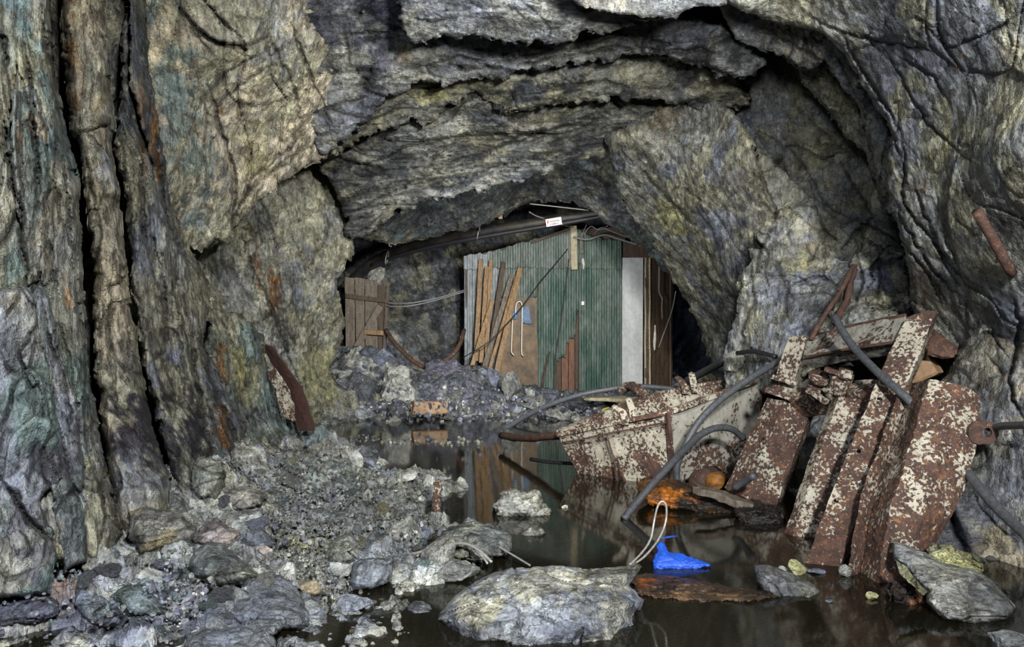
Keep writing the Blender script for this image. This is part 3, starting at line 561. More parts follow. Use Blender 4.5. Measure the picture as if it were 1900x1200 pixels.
slab(ceiling, [(540, -170), (740, -170), (1000, -20), (1250, 20), (1380, 60), (1420, 120), (1385, 150), (1340, 140), (1300, 125), (1260, 110), (1210, 100), (1160, 108), (1110, 112), (1060, 118), (1010, 128), (965, 132), (940, 150), (900, 142), (870, 148), (845, 158), (815, 160), (790, 150), (770, 160), (740, 175), (710, 190), (690, 215), (650, 250), (620, 280), (590, 290), (570, 200)],
     [(600, 260, 7.25), (570, 0, 6.45), (740, 170, 7.15), (900, 140, 7.05), (1150, 105, 6.75), (1380, 140, 6.55), (900, 40, 6.55), (1250, 60, 6.35)], BG * 0.85, GR * 0.85, c3=DK * 0.85,
     blobs=[(745, 100, 18, 20, RU, .7), (780, 110, 60, 30, OL, .5), (700, 100, 40, 110, DB, .75), (620, 60, 70, 70, DB, .6), (930, 95, 12, 10, YE, .9), (570, 130, 30, 60, PK, .4), (590, 250, 30, 40, OL, .6), (1250, 80, 60, 25, DB, .6)],
     seed=35, axis=(1, .1, .2), stretch=2.6, amp=1.0, big=.42, lam=1.2, jag=9, jf=24, edge=8, rim=.18, thick=1.2)
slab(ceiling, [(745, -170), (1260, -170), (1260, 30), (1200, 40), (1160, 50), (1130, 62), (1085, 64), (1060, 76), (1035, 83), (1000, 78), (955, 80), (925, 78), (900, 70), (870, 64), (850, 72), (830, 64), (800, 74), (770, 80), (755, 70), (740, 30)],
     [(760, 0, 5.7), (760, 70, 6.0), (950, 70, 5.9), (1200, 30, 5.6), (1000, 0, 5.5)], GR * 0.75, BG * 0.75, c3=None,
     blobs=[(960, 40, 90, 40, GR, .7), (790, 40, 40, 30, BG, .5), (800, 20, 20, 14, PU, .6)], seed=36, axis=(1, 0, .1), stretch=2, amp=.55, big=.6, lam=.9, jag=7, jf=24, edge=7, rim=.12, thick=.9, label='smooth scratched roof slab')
slab(ceiling, [(1060, -170), (1360, -170), (1350, 10), (1310, 12), (1285, 14), (1268, 22), (1255, 32), (1235, 34), (1200, 31), (1160, 28), (1130, 25), (1100, 18), (1075, 12), (1060, 0)],
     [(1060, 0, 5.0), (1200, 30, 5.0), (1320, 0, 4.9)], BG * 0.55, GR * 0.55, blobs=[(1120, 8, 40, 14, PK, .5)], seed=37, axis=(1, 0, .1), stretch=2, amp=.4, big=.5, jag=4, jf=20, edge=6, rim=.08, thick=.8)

# ---- right side, far to near
slab(wall_right, [(1290, 120), (1450, 90), (1560, 180), (1690, 300), (1700, 480), (1640, 520), (1500, 480), (1440, 420), (1380, 300)],
     [(1320, 170, 8.10), (1420, 300, 8.30), (1500, 200, 7.90), (1640, 420, 7.50), (1520, 440, 7.90)], BG * 0.85, GR * 0.85, c3=OL * 0.85, blobs=[(1560, 290, 40, 60, OL, .6), (1450, 220, 50, 60, BG, .6), (1540, 410, 30, 40, OL, .5), (1320, 190, 40, 20, (.08, .05, .02), .6), (1580, 350, 20, 50, DB, .4)], seed=41, axis=(-.7, 0, .8), stretch=2, amp=.6, big=.8, lam=.5, jag=6, edge=10, rim=.1, thick=.8)
slab(wall_right, [(1395, 262), (1420, 290), (1470, 330), (1540, 395), (1590, 450), (1600, 500), (1530, 480), (1470, 420), (1420, 360)],
     [(1400, 270, 7.65), (1540, 400, 7.45), (1440, 390, 7.65), (1590, 490, 7.25)], GR, OL, seed=42, axis=(-.7, 0, -.7), stretch=2, amp=.4, big=.6, lam=.4, jag=4, edge=6, rim=.08, thick=.4)
slab(wall_right, [(1120, 250), (1150, 240), (1200, 215), (1230, 190), (1270, 172), (1310, 172), (1345, 190), (1375, 225), (1398, 262), (1408, 300), (1425, 350), (1442, 392), (1460, 500), (1440, 640), (1380, 720), (1335, 690), (1312, 662), (1302, 620), (1288, 590), (1272, 556), (1248, 512), (1224, 470), (1200, 436), (1170, 398), (1148, 362), (1138, 320)],
     [(1140, 290, 8.40), (1200, 430, 8.80), (1250, 510, 9.10), (1300, 620, 9.40), (1300, 180, 7.80), (1420, 350, 7.20), (1380, 500, 7.50), (1340, 680, 8.80), (1300, 400, 7.90)], OL * 0.85, GR * 0.85, c3=BG * 0.85,
     blobs=[(1270, 240, 30, 60, YE, .0), (1310, 250, 50, 60, GR, .5), (1240, 215, 40, 30, (.09, .06, .02), .6), (1360, 330, 60, 40, DB, .45), (1250, 400, 40, 30, YE, .5), (1360, 470, 50, 40, DB, .45), (1300, 560, 40, 80, GR, .5), (1180, 330, 40, 60, GR, .5), (1400, 380, 30, 50, DB, .5)],
     seed=43, axis=(-.55, .1, .9), stretch=2.6, amp=.65, big=.6, lam=.6, jag=5, jf=30, edge=12, rim=.2, thick=1.2, label='large leaning olive slab right of the hut')
slab(wall_right, [(1398, 432), (1430, 402), (1463, 376), (1490, 405), (1515, 430), (1535, 456), (1560, 480), (1600, 500), (1620, 600), (1560, 720), (1345, 730), (1342, 660), (1352, 620), (1366, 580), (1372, 545), (1366, 520), (1378, 500), (1396, 486), (1390, 462), (1414, 460)],
     [(1400, 435, 6.7), (1465, 380, 6.6), (1540, 460, 6.3), (1350, 690, 6.9), (1500, 650, 5.9), (1430, 560, 6.4)], GR * 1.15, BG * 1.15, c3=OL * 1.15,
     blobs=[(1500, 430, 26, 40, PK, .5), (1530, 470, 20, 30, PK, .4), (1450, 440, 30, 30, BG, .6), (1520, 570, 50, 50, DB, .4), (1400, 620, 40, 50, OL, .6), (1495, 500, 8, 40, YE, .5)],
     seed=44, axis=(-.2, 0, 1), stretch=1.4, amp=.6, big=.55, lam=.5, jag=5, jf=24, edge=7, rim=.1, thick=.6, cr=1.3)
slab(wall_right, [(1565, 520), (1585, 470), (1605, 440), (1630, 455), (1655, 450), (1672, 470), (1685, 520), (1698, 570), (1700, 640), (1480, 700), (1500, 640), (1530, 590)],
     [(1600, 450, 6.0), (1690, 560, 5.5), (1500, 640, 5.7), (1620, 600, 5.4)], OL, GR, c3=BG, seed=45, axis=(.4, 0, 1), stretch=1.6, amp=.9, big=.32, lam=.6, jag=8, jf=24, edge=12, rim=.16, thick=.5, cr=1.6)
slab(wall_right, [(1440, 90), (1480, 130), (1492, 160), (1530, 200), (1548, 228), (1562, 248), (1590, 272), (1604, 288), (1612, 300), (1622, 330), (1640, 390), (1690, 420), (1690, 200), (1560, 60)],
     [(1450, 100, 6.75), (1500, 170, 6.85), (1560, 250, 6.85), (1640, 400, 6.65), (1600, 150, 6.45)], OL * 0.95, GR * 0.95, blobs=[(1575, 240, 25, 30, PK, .5), (1550, 190, 25, 30, (.10, .095, .04), .6)], seed=46, axis=(-.6, 0, -.9), stretch=2.5, amp=.5, big=.4, jag=5, jf=24, edge=8, rim=.15, thick=.9)
slab(wall_right, [(1320, -20), (1335, 15), (1350, 45), (1368, 75), (1385, 84), (1410, 92), (1430, 97), (1455, 105), (1475, 118), (1505, 133), (1530, 115), (1545, 135), (1560, 160), (1585, 180), (1592, 195), (1605, 240), (1620, 300), (1632, 340), (1642, 400), (1700, 430), (1700, 150), (1560, -20)],
     [(1330, 20, 5.90), (1450, 100, 6.00), (1530, 120, 5.80), (1590, 190, 5.80), (1640, 390, 5.90), (1560, 40, 5.40)], BG, GR, c3=OL, blobs=[(1480, 100, 35, 28, PK, .85), (1400, 50, 40, 20, OL, .4)], seed=47, axis=(-.6, 0, -.8), stretch=3, amp=.5, big=.35, lam=1.1, jag=4, jf=20, edge=7, rim=.1, thick=.9, label='curved broken rib under the near right lip')
slab(wall_right, [(1250, -170), (2150, -170), (2150, 560), (1900, 640), (1820, 720), (1740, 640), (1700, 590), (1690, 560), (1688, 520), (1680, 480), (1668, 430), (1655, 400), (1642, 385), (1650, 370), (1640, 350), (1646, 320), (1642, 295), (1652, 262), (1656, 248), (1640, 225), (1622, 200), (1605, 170), (1588, 140), (1570, 110), (1545, 78), (1520, 62), (1490, 52), (1470, 48), (1440, 43), (1420, 35), (1385, 22), (1330, 2)],
     [(1330, 0, 5.1), (1500, 45, 4.9), (1600, 160, 4.9), (1645, 320, 4.8), (1690, 540, 4.9), (1740, 620, 4.9), (1900, 0, 3.4), (1900, 300, 3.4), (1880, 500, 3.9), (1750, 200, 4.2)], GR * 0.85, BG * 0.85, c3=OL * 0.85,
     blobs=[(1800, 110, 110, 90, BG, .5), (1650, 60, 80, 50, BG, .5), (1760, 260, 60, 50, YE, .35), (1730, 440, 80, 100, BG, .6), (1880, 90, 25, 30, RU, .35), (1715, 360, 20, 40, RU, .35), (1860, 430, 60, 60, DB, .45), (1710, 550, 30, 40, RU, .3), (1640, 130, 60, 80, PU, .3), (1820, 384, 10, 7, YE, 1)],
     seed=48, axis=(-.55, 0, -.9), stretch=3.2, amp=.42, big=.6, lam=.35, jag=5, jf=30, edge=12, rim=.16, thick=1.0, step=2.8, label='massive near right wall with parallel foliation')
slab(wall_right, [(2150, 440), (1905, 470), (1880, 500), (1850, 525), (1832, 540), (1828, 570), (1812, 600), (1792, 625), (1772, 660), (1748, 705), (1700, 760), (1690, 900), (1640, 1000), (1700, 1090), (2150, 1090)],
     [(1900, 480, 3.9), (1800, 620, 4.5), (1760, 700, 4.6), (1900, 800, 4.0), (1700, 1000, 4.35), (1900, 1050, 4.0), (1800, 850, 4.35)], GR * 1.0, BG * 1.0, c3=PK * 1.0,
     blobs=[(1840, 660, 80, 100, PK, .45), (1880, 870, 70, 90, BG, .8), (1800, 970, 60, 60, BG, .7), (1830, 840, 30, 30, OL, .5), (1790, 1000, 60, 40, DB, .4)], seed=49, axis=(.3, 0, 1), stretch=1.6, amp=.55, big=.8, lam=.2, jag=7, jf=30, edge=16, rim=.25, thick=.8, step=2.8, cr=.8, label='rounded buttress beside the rusted frame')

# ---------------------------------------------------------------- floor: bank, heap and stream bed as one ground
GC = []
def gc(px, py, z): Y = (CAMZ - z) * F / (py - CY); GC.append(((px - CX) / F * Y, Y, z))
for a in [(590, 795, -.02), (640, 845, -.0), (700, 870, .0), (760, 880, .02), (815, 890, .06), (815, 965, .06), (850, 1000, 0), (800, 1050, 0), (700, 1080, 0), (640, 1095, 0), (590, 1120, 0), (570, 1165, 0), (500, 1195, .0), (350, 1175, 0), (200, 1180, 0), (60, 1185, 0),
          (90, 1100, .10), (200, 1060, .18), (330, 1000, .26), (450, 1040, .12), (560, 1040, .10), (500, 960, .18), (650, 960, .12), (760, 960, .08), (380, 850, .42), (450, 830, .40), (560, 800, .18), (600, 860, .16), (500, 880, .26), (700, 900, .10), (620, 920, .14), (700, 1020, .07), (330, 1090, .07), (420, 1110, .06), (250, 930, .30), (120, 1000, .2), (200, 1000, .2)]: gc(*a)
for a in [(0, 3.0, -.12), (-.5, 2.6, -.1), (-1.2, 2.5, -.1), (.8, 3.0, -.22), (.3, 3.6, -.18), (.2, 5.0, -.35), (.6, 4.3, -.35), (1.5, 4.5, -.4), (0, 6.2, -.5), (-.4, 7.5, -.45), (-1, 8.5, -.4), (.6, 8, -.5), (2.0, 3.2, -.25), (2.4, 4.0, -.1), (2.4, 6, -.05), (1.2, 6.8, -.4), (-.2, 5.2, -.25), (-.3, 4.3, -.14), (-.2, 3.5, -.10), (-.9, 3.1, -.08),
          (-.5, 9.6, -.22), (.3, 9.6, -.2), (-1.6, 9.4, -.25), (-1.7, 10.1, -.02), (-1, 10.1, -.02), (0, 10.1, -.02), (1, 9.9, -.03), (1.8, 9.4, -.03),
          (-2.2, 10.7, .5), (-2.0, 11.5, .85), (-1.6, 11.0, .45), (-1.2, 11.5, .45), (-.7, 11.3, .5), (-.6, 12.3, .55), (-1.4, 12.8, .3), (0, 11.3, .22), (0, 12.6, .2), (.8, 11.3, .12), (.8, 12.8, .12), (1.6, 11, .15), (2.2, 12.5, .15), (2.2, 10.5, .25), (3, 9, .4), (3.2, 7, .5), (3.2, 5, .3), (-1.6, 14.5, .2), (1, 14.5, .1), (3, 14.5, .2), (-3, 6, .6), (-3, 9, .3), (-3, 3, .6), (-3, 12, .9), (4.5, 4, .4), (4.5, 9, .6), (4.5, 14, .3), (-3, 15, .5)]: GC.append(a)
GC = np.array(GC)
def ground(X, Y, rough=True):
    X = np.asarray(X, np.float64); Y = np.asarray(Y, np.float64); num = 0; den = 0
    for cx, cy, cz in GC:
        wgt = 1 / ((X - cx) ** 2 + (Y - cy) ** 2 + .006) ** 1.7; num = num + wgt * cz; den = den + wgt
    return num / den
u = np.linspace(-.95, .95, 640); lv = np.exp(np.linspace(math.log(2.0), math.log(16.2), 430))
U, LV = np.meshgrid(u, lv); X = (U * LV).ravel(); Yv = LV.ravel()
Z = ground(X, Yv)
P = np.stack([X, Yv, Z * .5], 1).astype(np.float32)
dr = sstep(-.14, -.03, Z)
h1, ck1, i1 = facet(P, .42, 51); h2, ck2, i2 = facet(P, .15, 52); h3, ck3, i3 = facet(P, .05, 53)
sc = .35 + .65 * dr
Z = Z + sc * (.15 * h1 + .10 * h2 + .045 * h3 + .014 * fbm(P * 14, 3, 54) - .03 * np.exp(-(ck2 / .08) ** 2) - .02 * np.exp(-(ck1 / .04) ** 2))
px = X / Yv * F + CX; py = CY - (Z - CAMZ) / Yv * F
lo = np.clip(.5 * _r(i1) + .5 * _r(i2), 0, 1)
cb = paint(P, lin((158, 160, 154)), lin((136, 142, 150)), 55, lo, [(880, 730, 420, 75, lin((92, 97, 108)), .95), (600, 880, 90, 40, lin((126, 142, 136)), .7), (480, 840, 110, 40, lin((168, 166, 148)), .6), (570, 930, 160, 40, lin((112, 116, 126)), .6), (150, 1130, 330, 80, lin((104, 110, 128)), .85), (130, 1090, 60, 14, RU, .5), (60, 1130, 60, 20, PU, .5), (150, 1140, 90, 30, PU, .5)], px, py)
wetc = paint(P, lin((98, 92, 68)), lin((122, 112, 82)), 56, _r(i3), (), px, py)
cols = cb * dr[:, None] + wetc * (1 - dr[:, None])
nu, nv = len(u), len(lv); idx = np.arange(nu * nv).reshape(nv, nu)
Fq = np.stack([idx[:-1, :-1].ravel(), idx[:-1, 1:].ravel(), idx[1:, 1:].ravel(), idx[1:, :-1].ravel()], 1)
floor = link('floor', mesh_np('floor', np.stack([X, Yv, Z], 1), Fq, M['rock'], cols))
tag(floor, 'rubble covered ground, grey bank on the left and brown stream bed under the water', 'ground', kind='structure')
me = pymesh('water', [(-6, .5, 0), (6, .5, 0), (6, 16, 0), (-6, 16, 0)], [(0, 1, 2, 3)], M['water'])
water = link('water', me); tag(water, 'still dark water flooding the floor between the bank and the scrap', 'water', kind='structure')
ZG = Z.reshape(nv, nu)
def ground_real(X, Y):
    fu = (X / Y + .95) / 1.9 * (nu - 1); fv = (math.log(Y) - math.log(2.0)) / (math.log(16.2) - math.log(2.0)) * (nv - 1)
    i = int(min(max(fu, 0), nu - 2)); j = int(min(max(fv, 0), nv - 2)); a, b = fu - i, fv - j
    return float((ZG[j, i] * (1 - a) + ZG[j, i + 1] * a) * (1 - b) + (ZG[j + 1, i] * (1 - a) + ZG[j + 1, i + 1] * a) * b)
def gpoint(px, py):
    """first point of the ground or water seen at this pixel"""
    Y = 2.4
    while Y < 15:
        z = CAMZ - (py - CY) / F * Y; X = (px - CX) / F * Y
        if z <= max(ground_real(X, Y), 0.0): return Vector((X, Y, z))
        Y *= 1.006
    return Vector(((px - CX) / F * Y, Y, 0))
# ---------------------------------------------------------------- object builders
def cat_rom(pts, n=8):
    P = [Vector(p) for p in pts]; P = [P[0] * 2 - P[1]] + P + [P[-1] * 2 - P[-2]]; out = []
    for i in range(1, len(P) - 2):
        for k in range(n):
            t = k / n; a, b, c, d = P[i - 1:i + 3]
            out.append(.5 * ((2 * b) + (c - a) * t + (2 * a - 5 * b + 4 * c - d) * t * t + (3 * b - a - 3 * c + d) * t ** 3))
    out.append(P[-2]); return out
def tube_geo(pts, r, sides=10, smooth=8, wob=0.0, seed=0, taper=None):
    path = cat_rom(pts, smooth) if smooth > 1 else [Vector(p) for p in pts]
    rnd = random.Random(seed); V = []; Fs = []; up = Vector((0, 0, 1)); n = len(path); prev = None
    for i, p in enumerate(path):
        t = (path[min(i + 1, n - 1)] - path[max(i - 1, 0)]).normalized()
        a = (prev if prev is not None else (up if abs(t.z) < .9 else Vector((1, 0, 0))))
        a = (a - t * a.dot(t)).normalized(); b = t.cross(a); prev = a
        for k in range(sides):
            an = 2 * math.pi * k / sides; rr = r * (1 + wob * (rnd.random() - .5)) * (1 if taper is None else 1 + (taper - 1) * i / (n - 1))
            V.append(p + (a * math.cos(an) + b * math.sin(an)) * rr)
    for i in range(n - 1):
        for k in range(sides):
            k2 = (k + 1) % sides; Fs.append((i * sides + k, i * sides + k2, (i + 1) * sides + k2, (i + 1) * sides + k))
    Fs.append(tuple(range(sides))[::-1]); Fs.append(tuple((n - 1) * sides + k for k in range(sides)))
    return V, Fs
def tube(name, pts, r, mat, parent=None, sides=10, smooth=8, wob=0., px=True, seed=0, taper=None):
    if px: pts = [W(*p) for p in pts]
    V, Fs = tube_geo(pts, r, sides, smooth, wob, seed, taper)
    return link(name, pymesh(name, V, Fs, mat, True), parent)

def sheet(name, rails, mat, parent=None, nu=6, nv=24, thick=.008, noise_=.002, seed=0, holes=(), curve=False, edge_eat=.0):
    """bent steel plate: rails are the long folds (px, py, distance); thickness by solidify; holes = (px, py, radius m)"""
    R = []
    for r in rails:
        pts = [W(*p) for p in r]
        if curve and len(pts) > 2: pts = cat_rom(pts, 6)
        L = [0]
        for a, b in zip(pts, pts[1:]): L.append(L[-1] + (b - a).length)
        out = []
        for k in range(nv + 1):
            s = L[-1] * k / nv; i = 0
            while i < len(L) - 2 and L[i + 1] < s: i += 1
            t = (s - L[i]) / max(L[i + 1] - L[i], 1e-6); out.append(pts[i].lerp(pts[i + 1], t))
        R.append(out)
    V = []
    cols_ = []
    for a in range(len(R) - 1):
        for q in range(nu + (1 if a == len(R) - 2 else 0)): cols_.append((a, q / nu))
    for a, t in cols_:
        for k in range(nv + 1): V.append(R[a][k].lerp(R[a + 1][k], t))
    m = len(cols_); n1 = nv + 1
    V = np.array([tuple(v) for v in V], np.float32)
    if noise_:
        nn = np.stack([vnoise(V * 9 + seed, 1), vnoise(V * 9 + seed, 2), vnoise(V * 9 + seed, 3)], 1) * noise_ * 2.2
        nn += np.stack([vnoise(V * 55 + seed, 4), vnoise(V * 55 + seed, 5), vnoise(V * 55 + seed, 6)], 1) * noise_
        V = V + nn
    Fs = [(i * n1 + j, i * n1 + j + 1, (i + 1) * n1 + j + 1, (i + 1) * n1 + j) for i in range(m - 1) for j in range(nv)]
    for hx, hy, hr in holes:
        pxx = V[:, 0] / V[:, 1] * F + CX; pyy = CY - (V[:, 2] - CAMZ) / V[:, 1] * F
        Yh = V[np.argmin((pxx - hx) ** 2 + (pyy - hy) ** 2)]
        d = np.linalg.norm(V - Yh, axis=1)
        keep = [f for f in Fs if np.linalg.norm(V[list(f)].mean(0) - Yh) > hr]
        gone = set(i for f in Fs if f not in set(keep) for i in f); used = set(i for f in keep for i in f)
        for i in gone & used:
            dv = V[i] - Yh; V[i] = Yh + dv / max(np.linalg.norm(dv), 1e-5) * hr
        Fs = keep
    me = pymesh(name, V, Fs, mat, False)
    o = link(name, me, parent); md = o.modifiers.new('Solidify', 'SOLIDIFY'); md.thickness = thick; md.offset = 0; return o

def box_pts(name, p0, p1, w, h, mat, parent=None, roll=0.0, seg=10, wob=.003, seed=0, up=(0, 0, 1), px=True, taper=1.0, chip=0.0):
    """timber or bar between two points, w across, h along up"""
    if px: p0, p1 = W(*p0), W(*p1)
    p0, p1 = Vector(p0), Vector(p1)
    t = (p1 - p0).normalized(); upv = Vector(up); a = t.cross(upv)
    if a.length < .05: a = t.cross(Vector((0, 1, 0)))
    a.normalize(); b = a.cross(t).normalized()
    if roll: q = Matrix.Rotation(roll, 3, t); a = q @ a; b = q @ b
    rnd = random.Random(seed + 17); V = []; Fs = []; c = min(w, h) * .12
    prof = [(-w / 2 + c, -h / 2), (w / 2 - c, -h / 2), (w / 2, -h / 2 + c), (w / 2, h / 2 - c), (w / 2 - c, h / 2), (-w / 2 + c, h / 2), (-w / 2, h / 2 - c), (-w / 2, -h / 2 + c)]
    for i in range(seg + 1):
        s = i / seg; k = 1 + (taper - 1) * s
        dx, dy = (rnd.random() - .5) * wob * 2, (rnd.random() - .5) * wob * 2
        for (x, y) in prof:
            e = (rnd.random() - .5) * chip if i in (0, seg) else 0
            V.append(p0.lerp(p1, s) + a * (x * k + dx + (rnd.random() - .5) * wob) + b * (y * k + dy + (rnd.random() - .5) * wob) + t * e)
    n = 8
    for i in range(seg):
        for k in range(n): Fs.append((i * n + k, i * n + (k + 1) % n, (i + 1) * n + (k + 1) % n, (i + 1) * n + k))
    Fs.append(tuple(range(n))[::-1]); Fs.append(tuple(seg * n + k for k in range(n)))
    return link(name, pymesh(name, V, Fs, mat), parent)

def cyl(name, p0, p1, r, mat, parent=None, sides=16, px=True, wob=0.03, seed=0):
    return tube(name, [p0, p1], r, mat, parent, sides, 3, wob, px, seed)

import bmesh
_ico = {}
def ico(sub):
    if sub not in _ico:
        bm = bmesh.new(); bmesh.ops.create_icosphere(bm, subdivisions=sub, radius=1)
        _ico[sub] = (np.array([v.co[:] for v in bm.verts], np.float32), np.array([[v.index for v in f.verts] for f in bm.faces], np.int32)); bm.free()
    return _ico[sub]
def rock_mesh(name, seed, sub=3, dims=(1, 1, 1), mat=None, nplanes=13, rough=.05, flat=False):
    V, Fq = ico(sub); r = np.random.RandomState(seed)
    N = r.normal(size=(nplanes, 3)); N /= np.linalg.norm(N, axis=1)[:, None]; d = r.uniform(.55, 1.0, nplanes)
    t = d[None] / np.maximum(V @ N.T, 1e-3); rad = np.minimum(t.min(1), 1.25)
    P = V * rad[:, None]
    lo, hi = P.min(0), P.max(0); P = (P - (lo + hi) / 2) / (hi - lo)     # unit box
    P = P * np.array(dims)
    s = max(dims)
    if sub >= 3:
        h, c, i = facet((P / s * 2.6 + seed).astype(np.float32), 1.0, seed % 97)
        nrm = V / np.array(dims); nrm /= np.linalg.norm(nrm, axis=1)[:, None]
        P = P + nrm * (h[:, None] * rough * 1.6 + fbm((P / s * 7 + seed).astype(np.float32), 3, 3)[:, None] * rough * .6) * s
    else:
        P = P * (1 + fbm((P / s * 3 + seed).astype(np.float32), 2, 3)[:, None] * .12)
    return mesh_np(name, P, Fq, mat or M['stone'], None, smooth=False)

SC = {'grey': (118, 120, 118), 'blue': (108, 114, 130), 'pale': (156, 158, 154), 'pink': (142, 134, 134), 'olive': (128, 126, 102), 'dark': (80, 84, 92), 'purple': (106, 106, 122), 'white': (188, 188, 180), 'teal': (96, 110, 112), 'brown': (128, 118, 98), 'yellow': (158, 158, 118)}
def stone(x0, x1, y0, y1, tone, label=None, group=None, seed=0, base=None, deep=.8, rz=None, sink=.12, name='stone', sub=None, cat='stone', rough=.05, nplanes=13):
    """stone filling the given stretch of the ground: width and height read at its own distance"""
    cx = (x0 + x1) / 2; g = gpoint(cx, y1) if base is None else W(cx, y1, base)
    wdt = (x1 - x0) / F * g.y; hgt = (y1 - y0) / F * g.y; dp = wdt * deep
    g = g + Vector((0, dp * .35, 0)); g.x = (cx - CX) / F * g.y
    hgt = max(hgt - dp * .35 * (y1 - CY) / F * .9, hgt * .45)
    if sub is None: sub = 4 if (x1 - x0) > 45 else 3
    me = rock_mesh(name, seed + int(x0 * 7 + y0 * 3), sub, (wdt, dp, hgt * (1 + sink)), None, nplanes, rough)
    o = link(name, me); o.location = (g.x, g.y, g.z + hgt * (.5 - sink * .5))
    c = lin(SC[tone]); o.color = (*c, 1)
    tag(o, label, cat, group); return o
def col_of(o, c): o.color = (*lin(c), 1); return o

# ---------------------------------------------------------------- the corrugated hut
HY = 13.0
hut = thing('hut', 'small hut of green corrugated iron sheets built at the end of the drift', 'hut', loc=W(1040, 720, HY))
def sub(o, parent):                      # keep world coordinates when parenting to an Empty away from the origin
    o.parent = parent; o.matrix_parent_inverse = Matrix.Translation(-parent.location); return o
def corr(name, x0, x1, ytop, ybot, Y, mat, seed, pitch=9.4, amp=.016, mask=None, label=None, eat=2.0):
    """corrugated sheet; ytop and ybot are (left, right) heights"""
    r = random.Random(seed); step = pitch / 8.0; n = int((x1 - x0) / step); m = 34; V = []
    for i in range(n + 1):
        x = x0 + (x1 - x0) * i / n; s = (x - x0) / (x1 - x0)
        yt = ytop[0] * (1 - s) + ytop[1] * s + math.sin(x * .35 + seed) * eat * .5 + (eat * 1.5 if (i // 9 + seed) % 5 == 0 else 0)
        yb = ybot[0] * (1 - s) + ybot[1] * s + math.sin(x * .5 + seed * 2) * eat * .6
        for j in range(m + 1):
            y = yt + (yb - yt) * j / m
            bow = .012 * math.sin(y * .021 + seed) + .008 * math.sin(x * .05 + y * .03)
            z = amp * math.cos(2 * math.pi * x / pitch) + bow
            V.append(W(x, y, Y + z))
    Fs = []
    for i in range(n):
        for j in range(m):
            a = i * (m + 1) + j
            if mask:
                c = (np.array(V[a]) + np.array(V[a + m + 2])) / 2; qx = c[0] / c[1] * F + CX; qy = CY - (c[2] - CAMZ) / c[1] * F
                if mask(qx, qy): continue
            Fs.append((a, a + 1, a + m + 2, a + m + 1))
    o = link(name, pymesh(name, V, Fs, mat, True)); md = o.modifiers.new('Solidify', 'SOLIDIFY'); md.thickness = .004
    if label: o['label'] = label
    return sub(o, hut)
def inpoly(poly):
    return lambda x, y: sdist(np.array([x]), np.array([y]), poly)[0] > 0
corr('corrugated_sheet', 862, 932, (492, 482), (690, 716), 13.03, M['corr_zinc'], 3, label='zinc grey sheet at the left corner')
corr('corrugated_sheet', 928, 1000, (482, 486), (722, 724), 13.00, M['corr_worn'], 4, mask=inpoly([(920, 556), (999, 552), (1001, 730), (918, 730)]), label='sheet cut short above the plywood')
corr('corrugated_sheet', 996, 1078, (486, 484), (726, 728), 12.98, M['corr_green'], 5, mask=inpoly([(1030, 735), (1031, 690), (1034, 668), (1048, 660), (1052, 634), (1066, 624), (1071, 580), (1080, 560), (1080, 735)]), label='green sheet with a torn corner at the bottom')
corr('corrugated_sheet', 1074, 1154, (488, 492), (742, 728), 12.93, M['corr_green'], 6, label='deep green full height sheet beside the door')
corr('corrugated_sheet', 861, 912, (474, 466), (500, 499), 12.97, M['corr_zinc'], 7, label='short grey sheet end at the eaves')
corr('corrugated_sheet', 908, 966, (468, 450), (496, 498), 12.94, M['corr_worn'], 8)
corr('corrugated_sheet', 962, 1012, (450, 438), (496, 497), 12.96, M['corr_worn'], 9)
corr('corrugated_sheet', 1010, 1062, (436, 424), (498, 497), 12.93, M['corr_worn'], 10)
corr('corrugated_sheet', 1060, 1090, (420, 432), (500, 498), 12.97, M['corr_green'], 11)
corr('corrugated_sheet', 1086, 1154, (436, 447), (498, 500), 12.90, M['corr_green'], 12, label='green top sheet above the right panel')
# plywood and boards bared behind the sheets
def panel(name, quad, mat, parent, thick=.02, nu=8, nv=12, label=None, seed=0, noise_=.001):
    (a, b, c, d) = quad
    o = sheet(name, [[a, d], [b, c]], mat, None, nu, nv, thick, noise_, seed); sub(o, parent)
    if label: o['label'] = label
    return o
panel('plywood_panel', [(931, 553, 12.99), (999, 552, 12.99), (998, 728, 12.99), (928, 726, 12.99)], M['plywood'], hut, label='water stained brown plywood patch')
for i, (xa, xb) in enumerate(((1028, 1041), (1042, 1054), (1055, 1066), (1067, 1079))):
    panel('wall_board', [(xa, 560, 13.06), (xb, 560, 13.06), (xb, 738, 13.06), (xa, 738, 13.06)], M['wood_red'] if i in (1, 2) else M['wood_dark'], hut, .02, 2, 10, seed=i)
# door, frame and dark timber side
door = panel('door', [(1153, 478, 12.99), (1193, 478, 12.99), (1192, 716, 12.99), (1153, 716, 12.99)], M['white_paint'], hut, .035, 2, 4, label='white painted panelled door', noise_=.0)
def onto(o, par): o.parent = par; o.matrix_parent_inverse = par.matrix_parent_inverse.copy(); return o
for x0, x1, y0, y1 in ((1153, 1158, 479, 715), (1176, 1180, 490, 704), (1186, 1193, 479, 715), (1158, 1186, 479, 488), (1158, 1186, 706, 715)):
    o = sheet('door_rail', [[(x0, y0, 12.95), (x0, y1, 12.95)], [(x1, y0, 12.95), (x1, y1, 12.95)]], M['white_paint'], None, 1, 2, .045, 0); onto(o, door)
for x, ym in ((1197, 600), (1201, 600), (1205, 600)):
    o = box_pts('door_frame', (x, 478, 12.97), (x, 718, 12.97), .028, .05, M['wood_pale'] if x != 1201 else M['rust_deep'], None, up=(0, 1, 0), seg=12, wob=.004, seed=x); sub(o, hut)
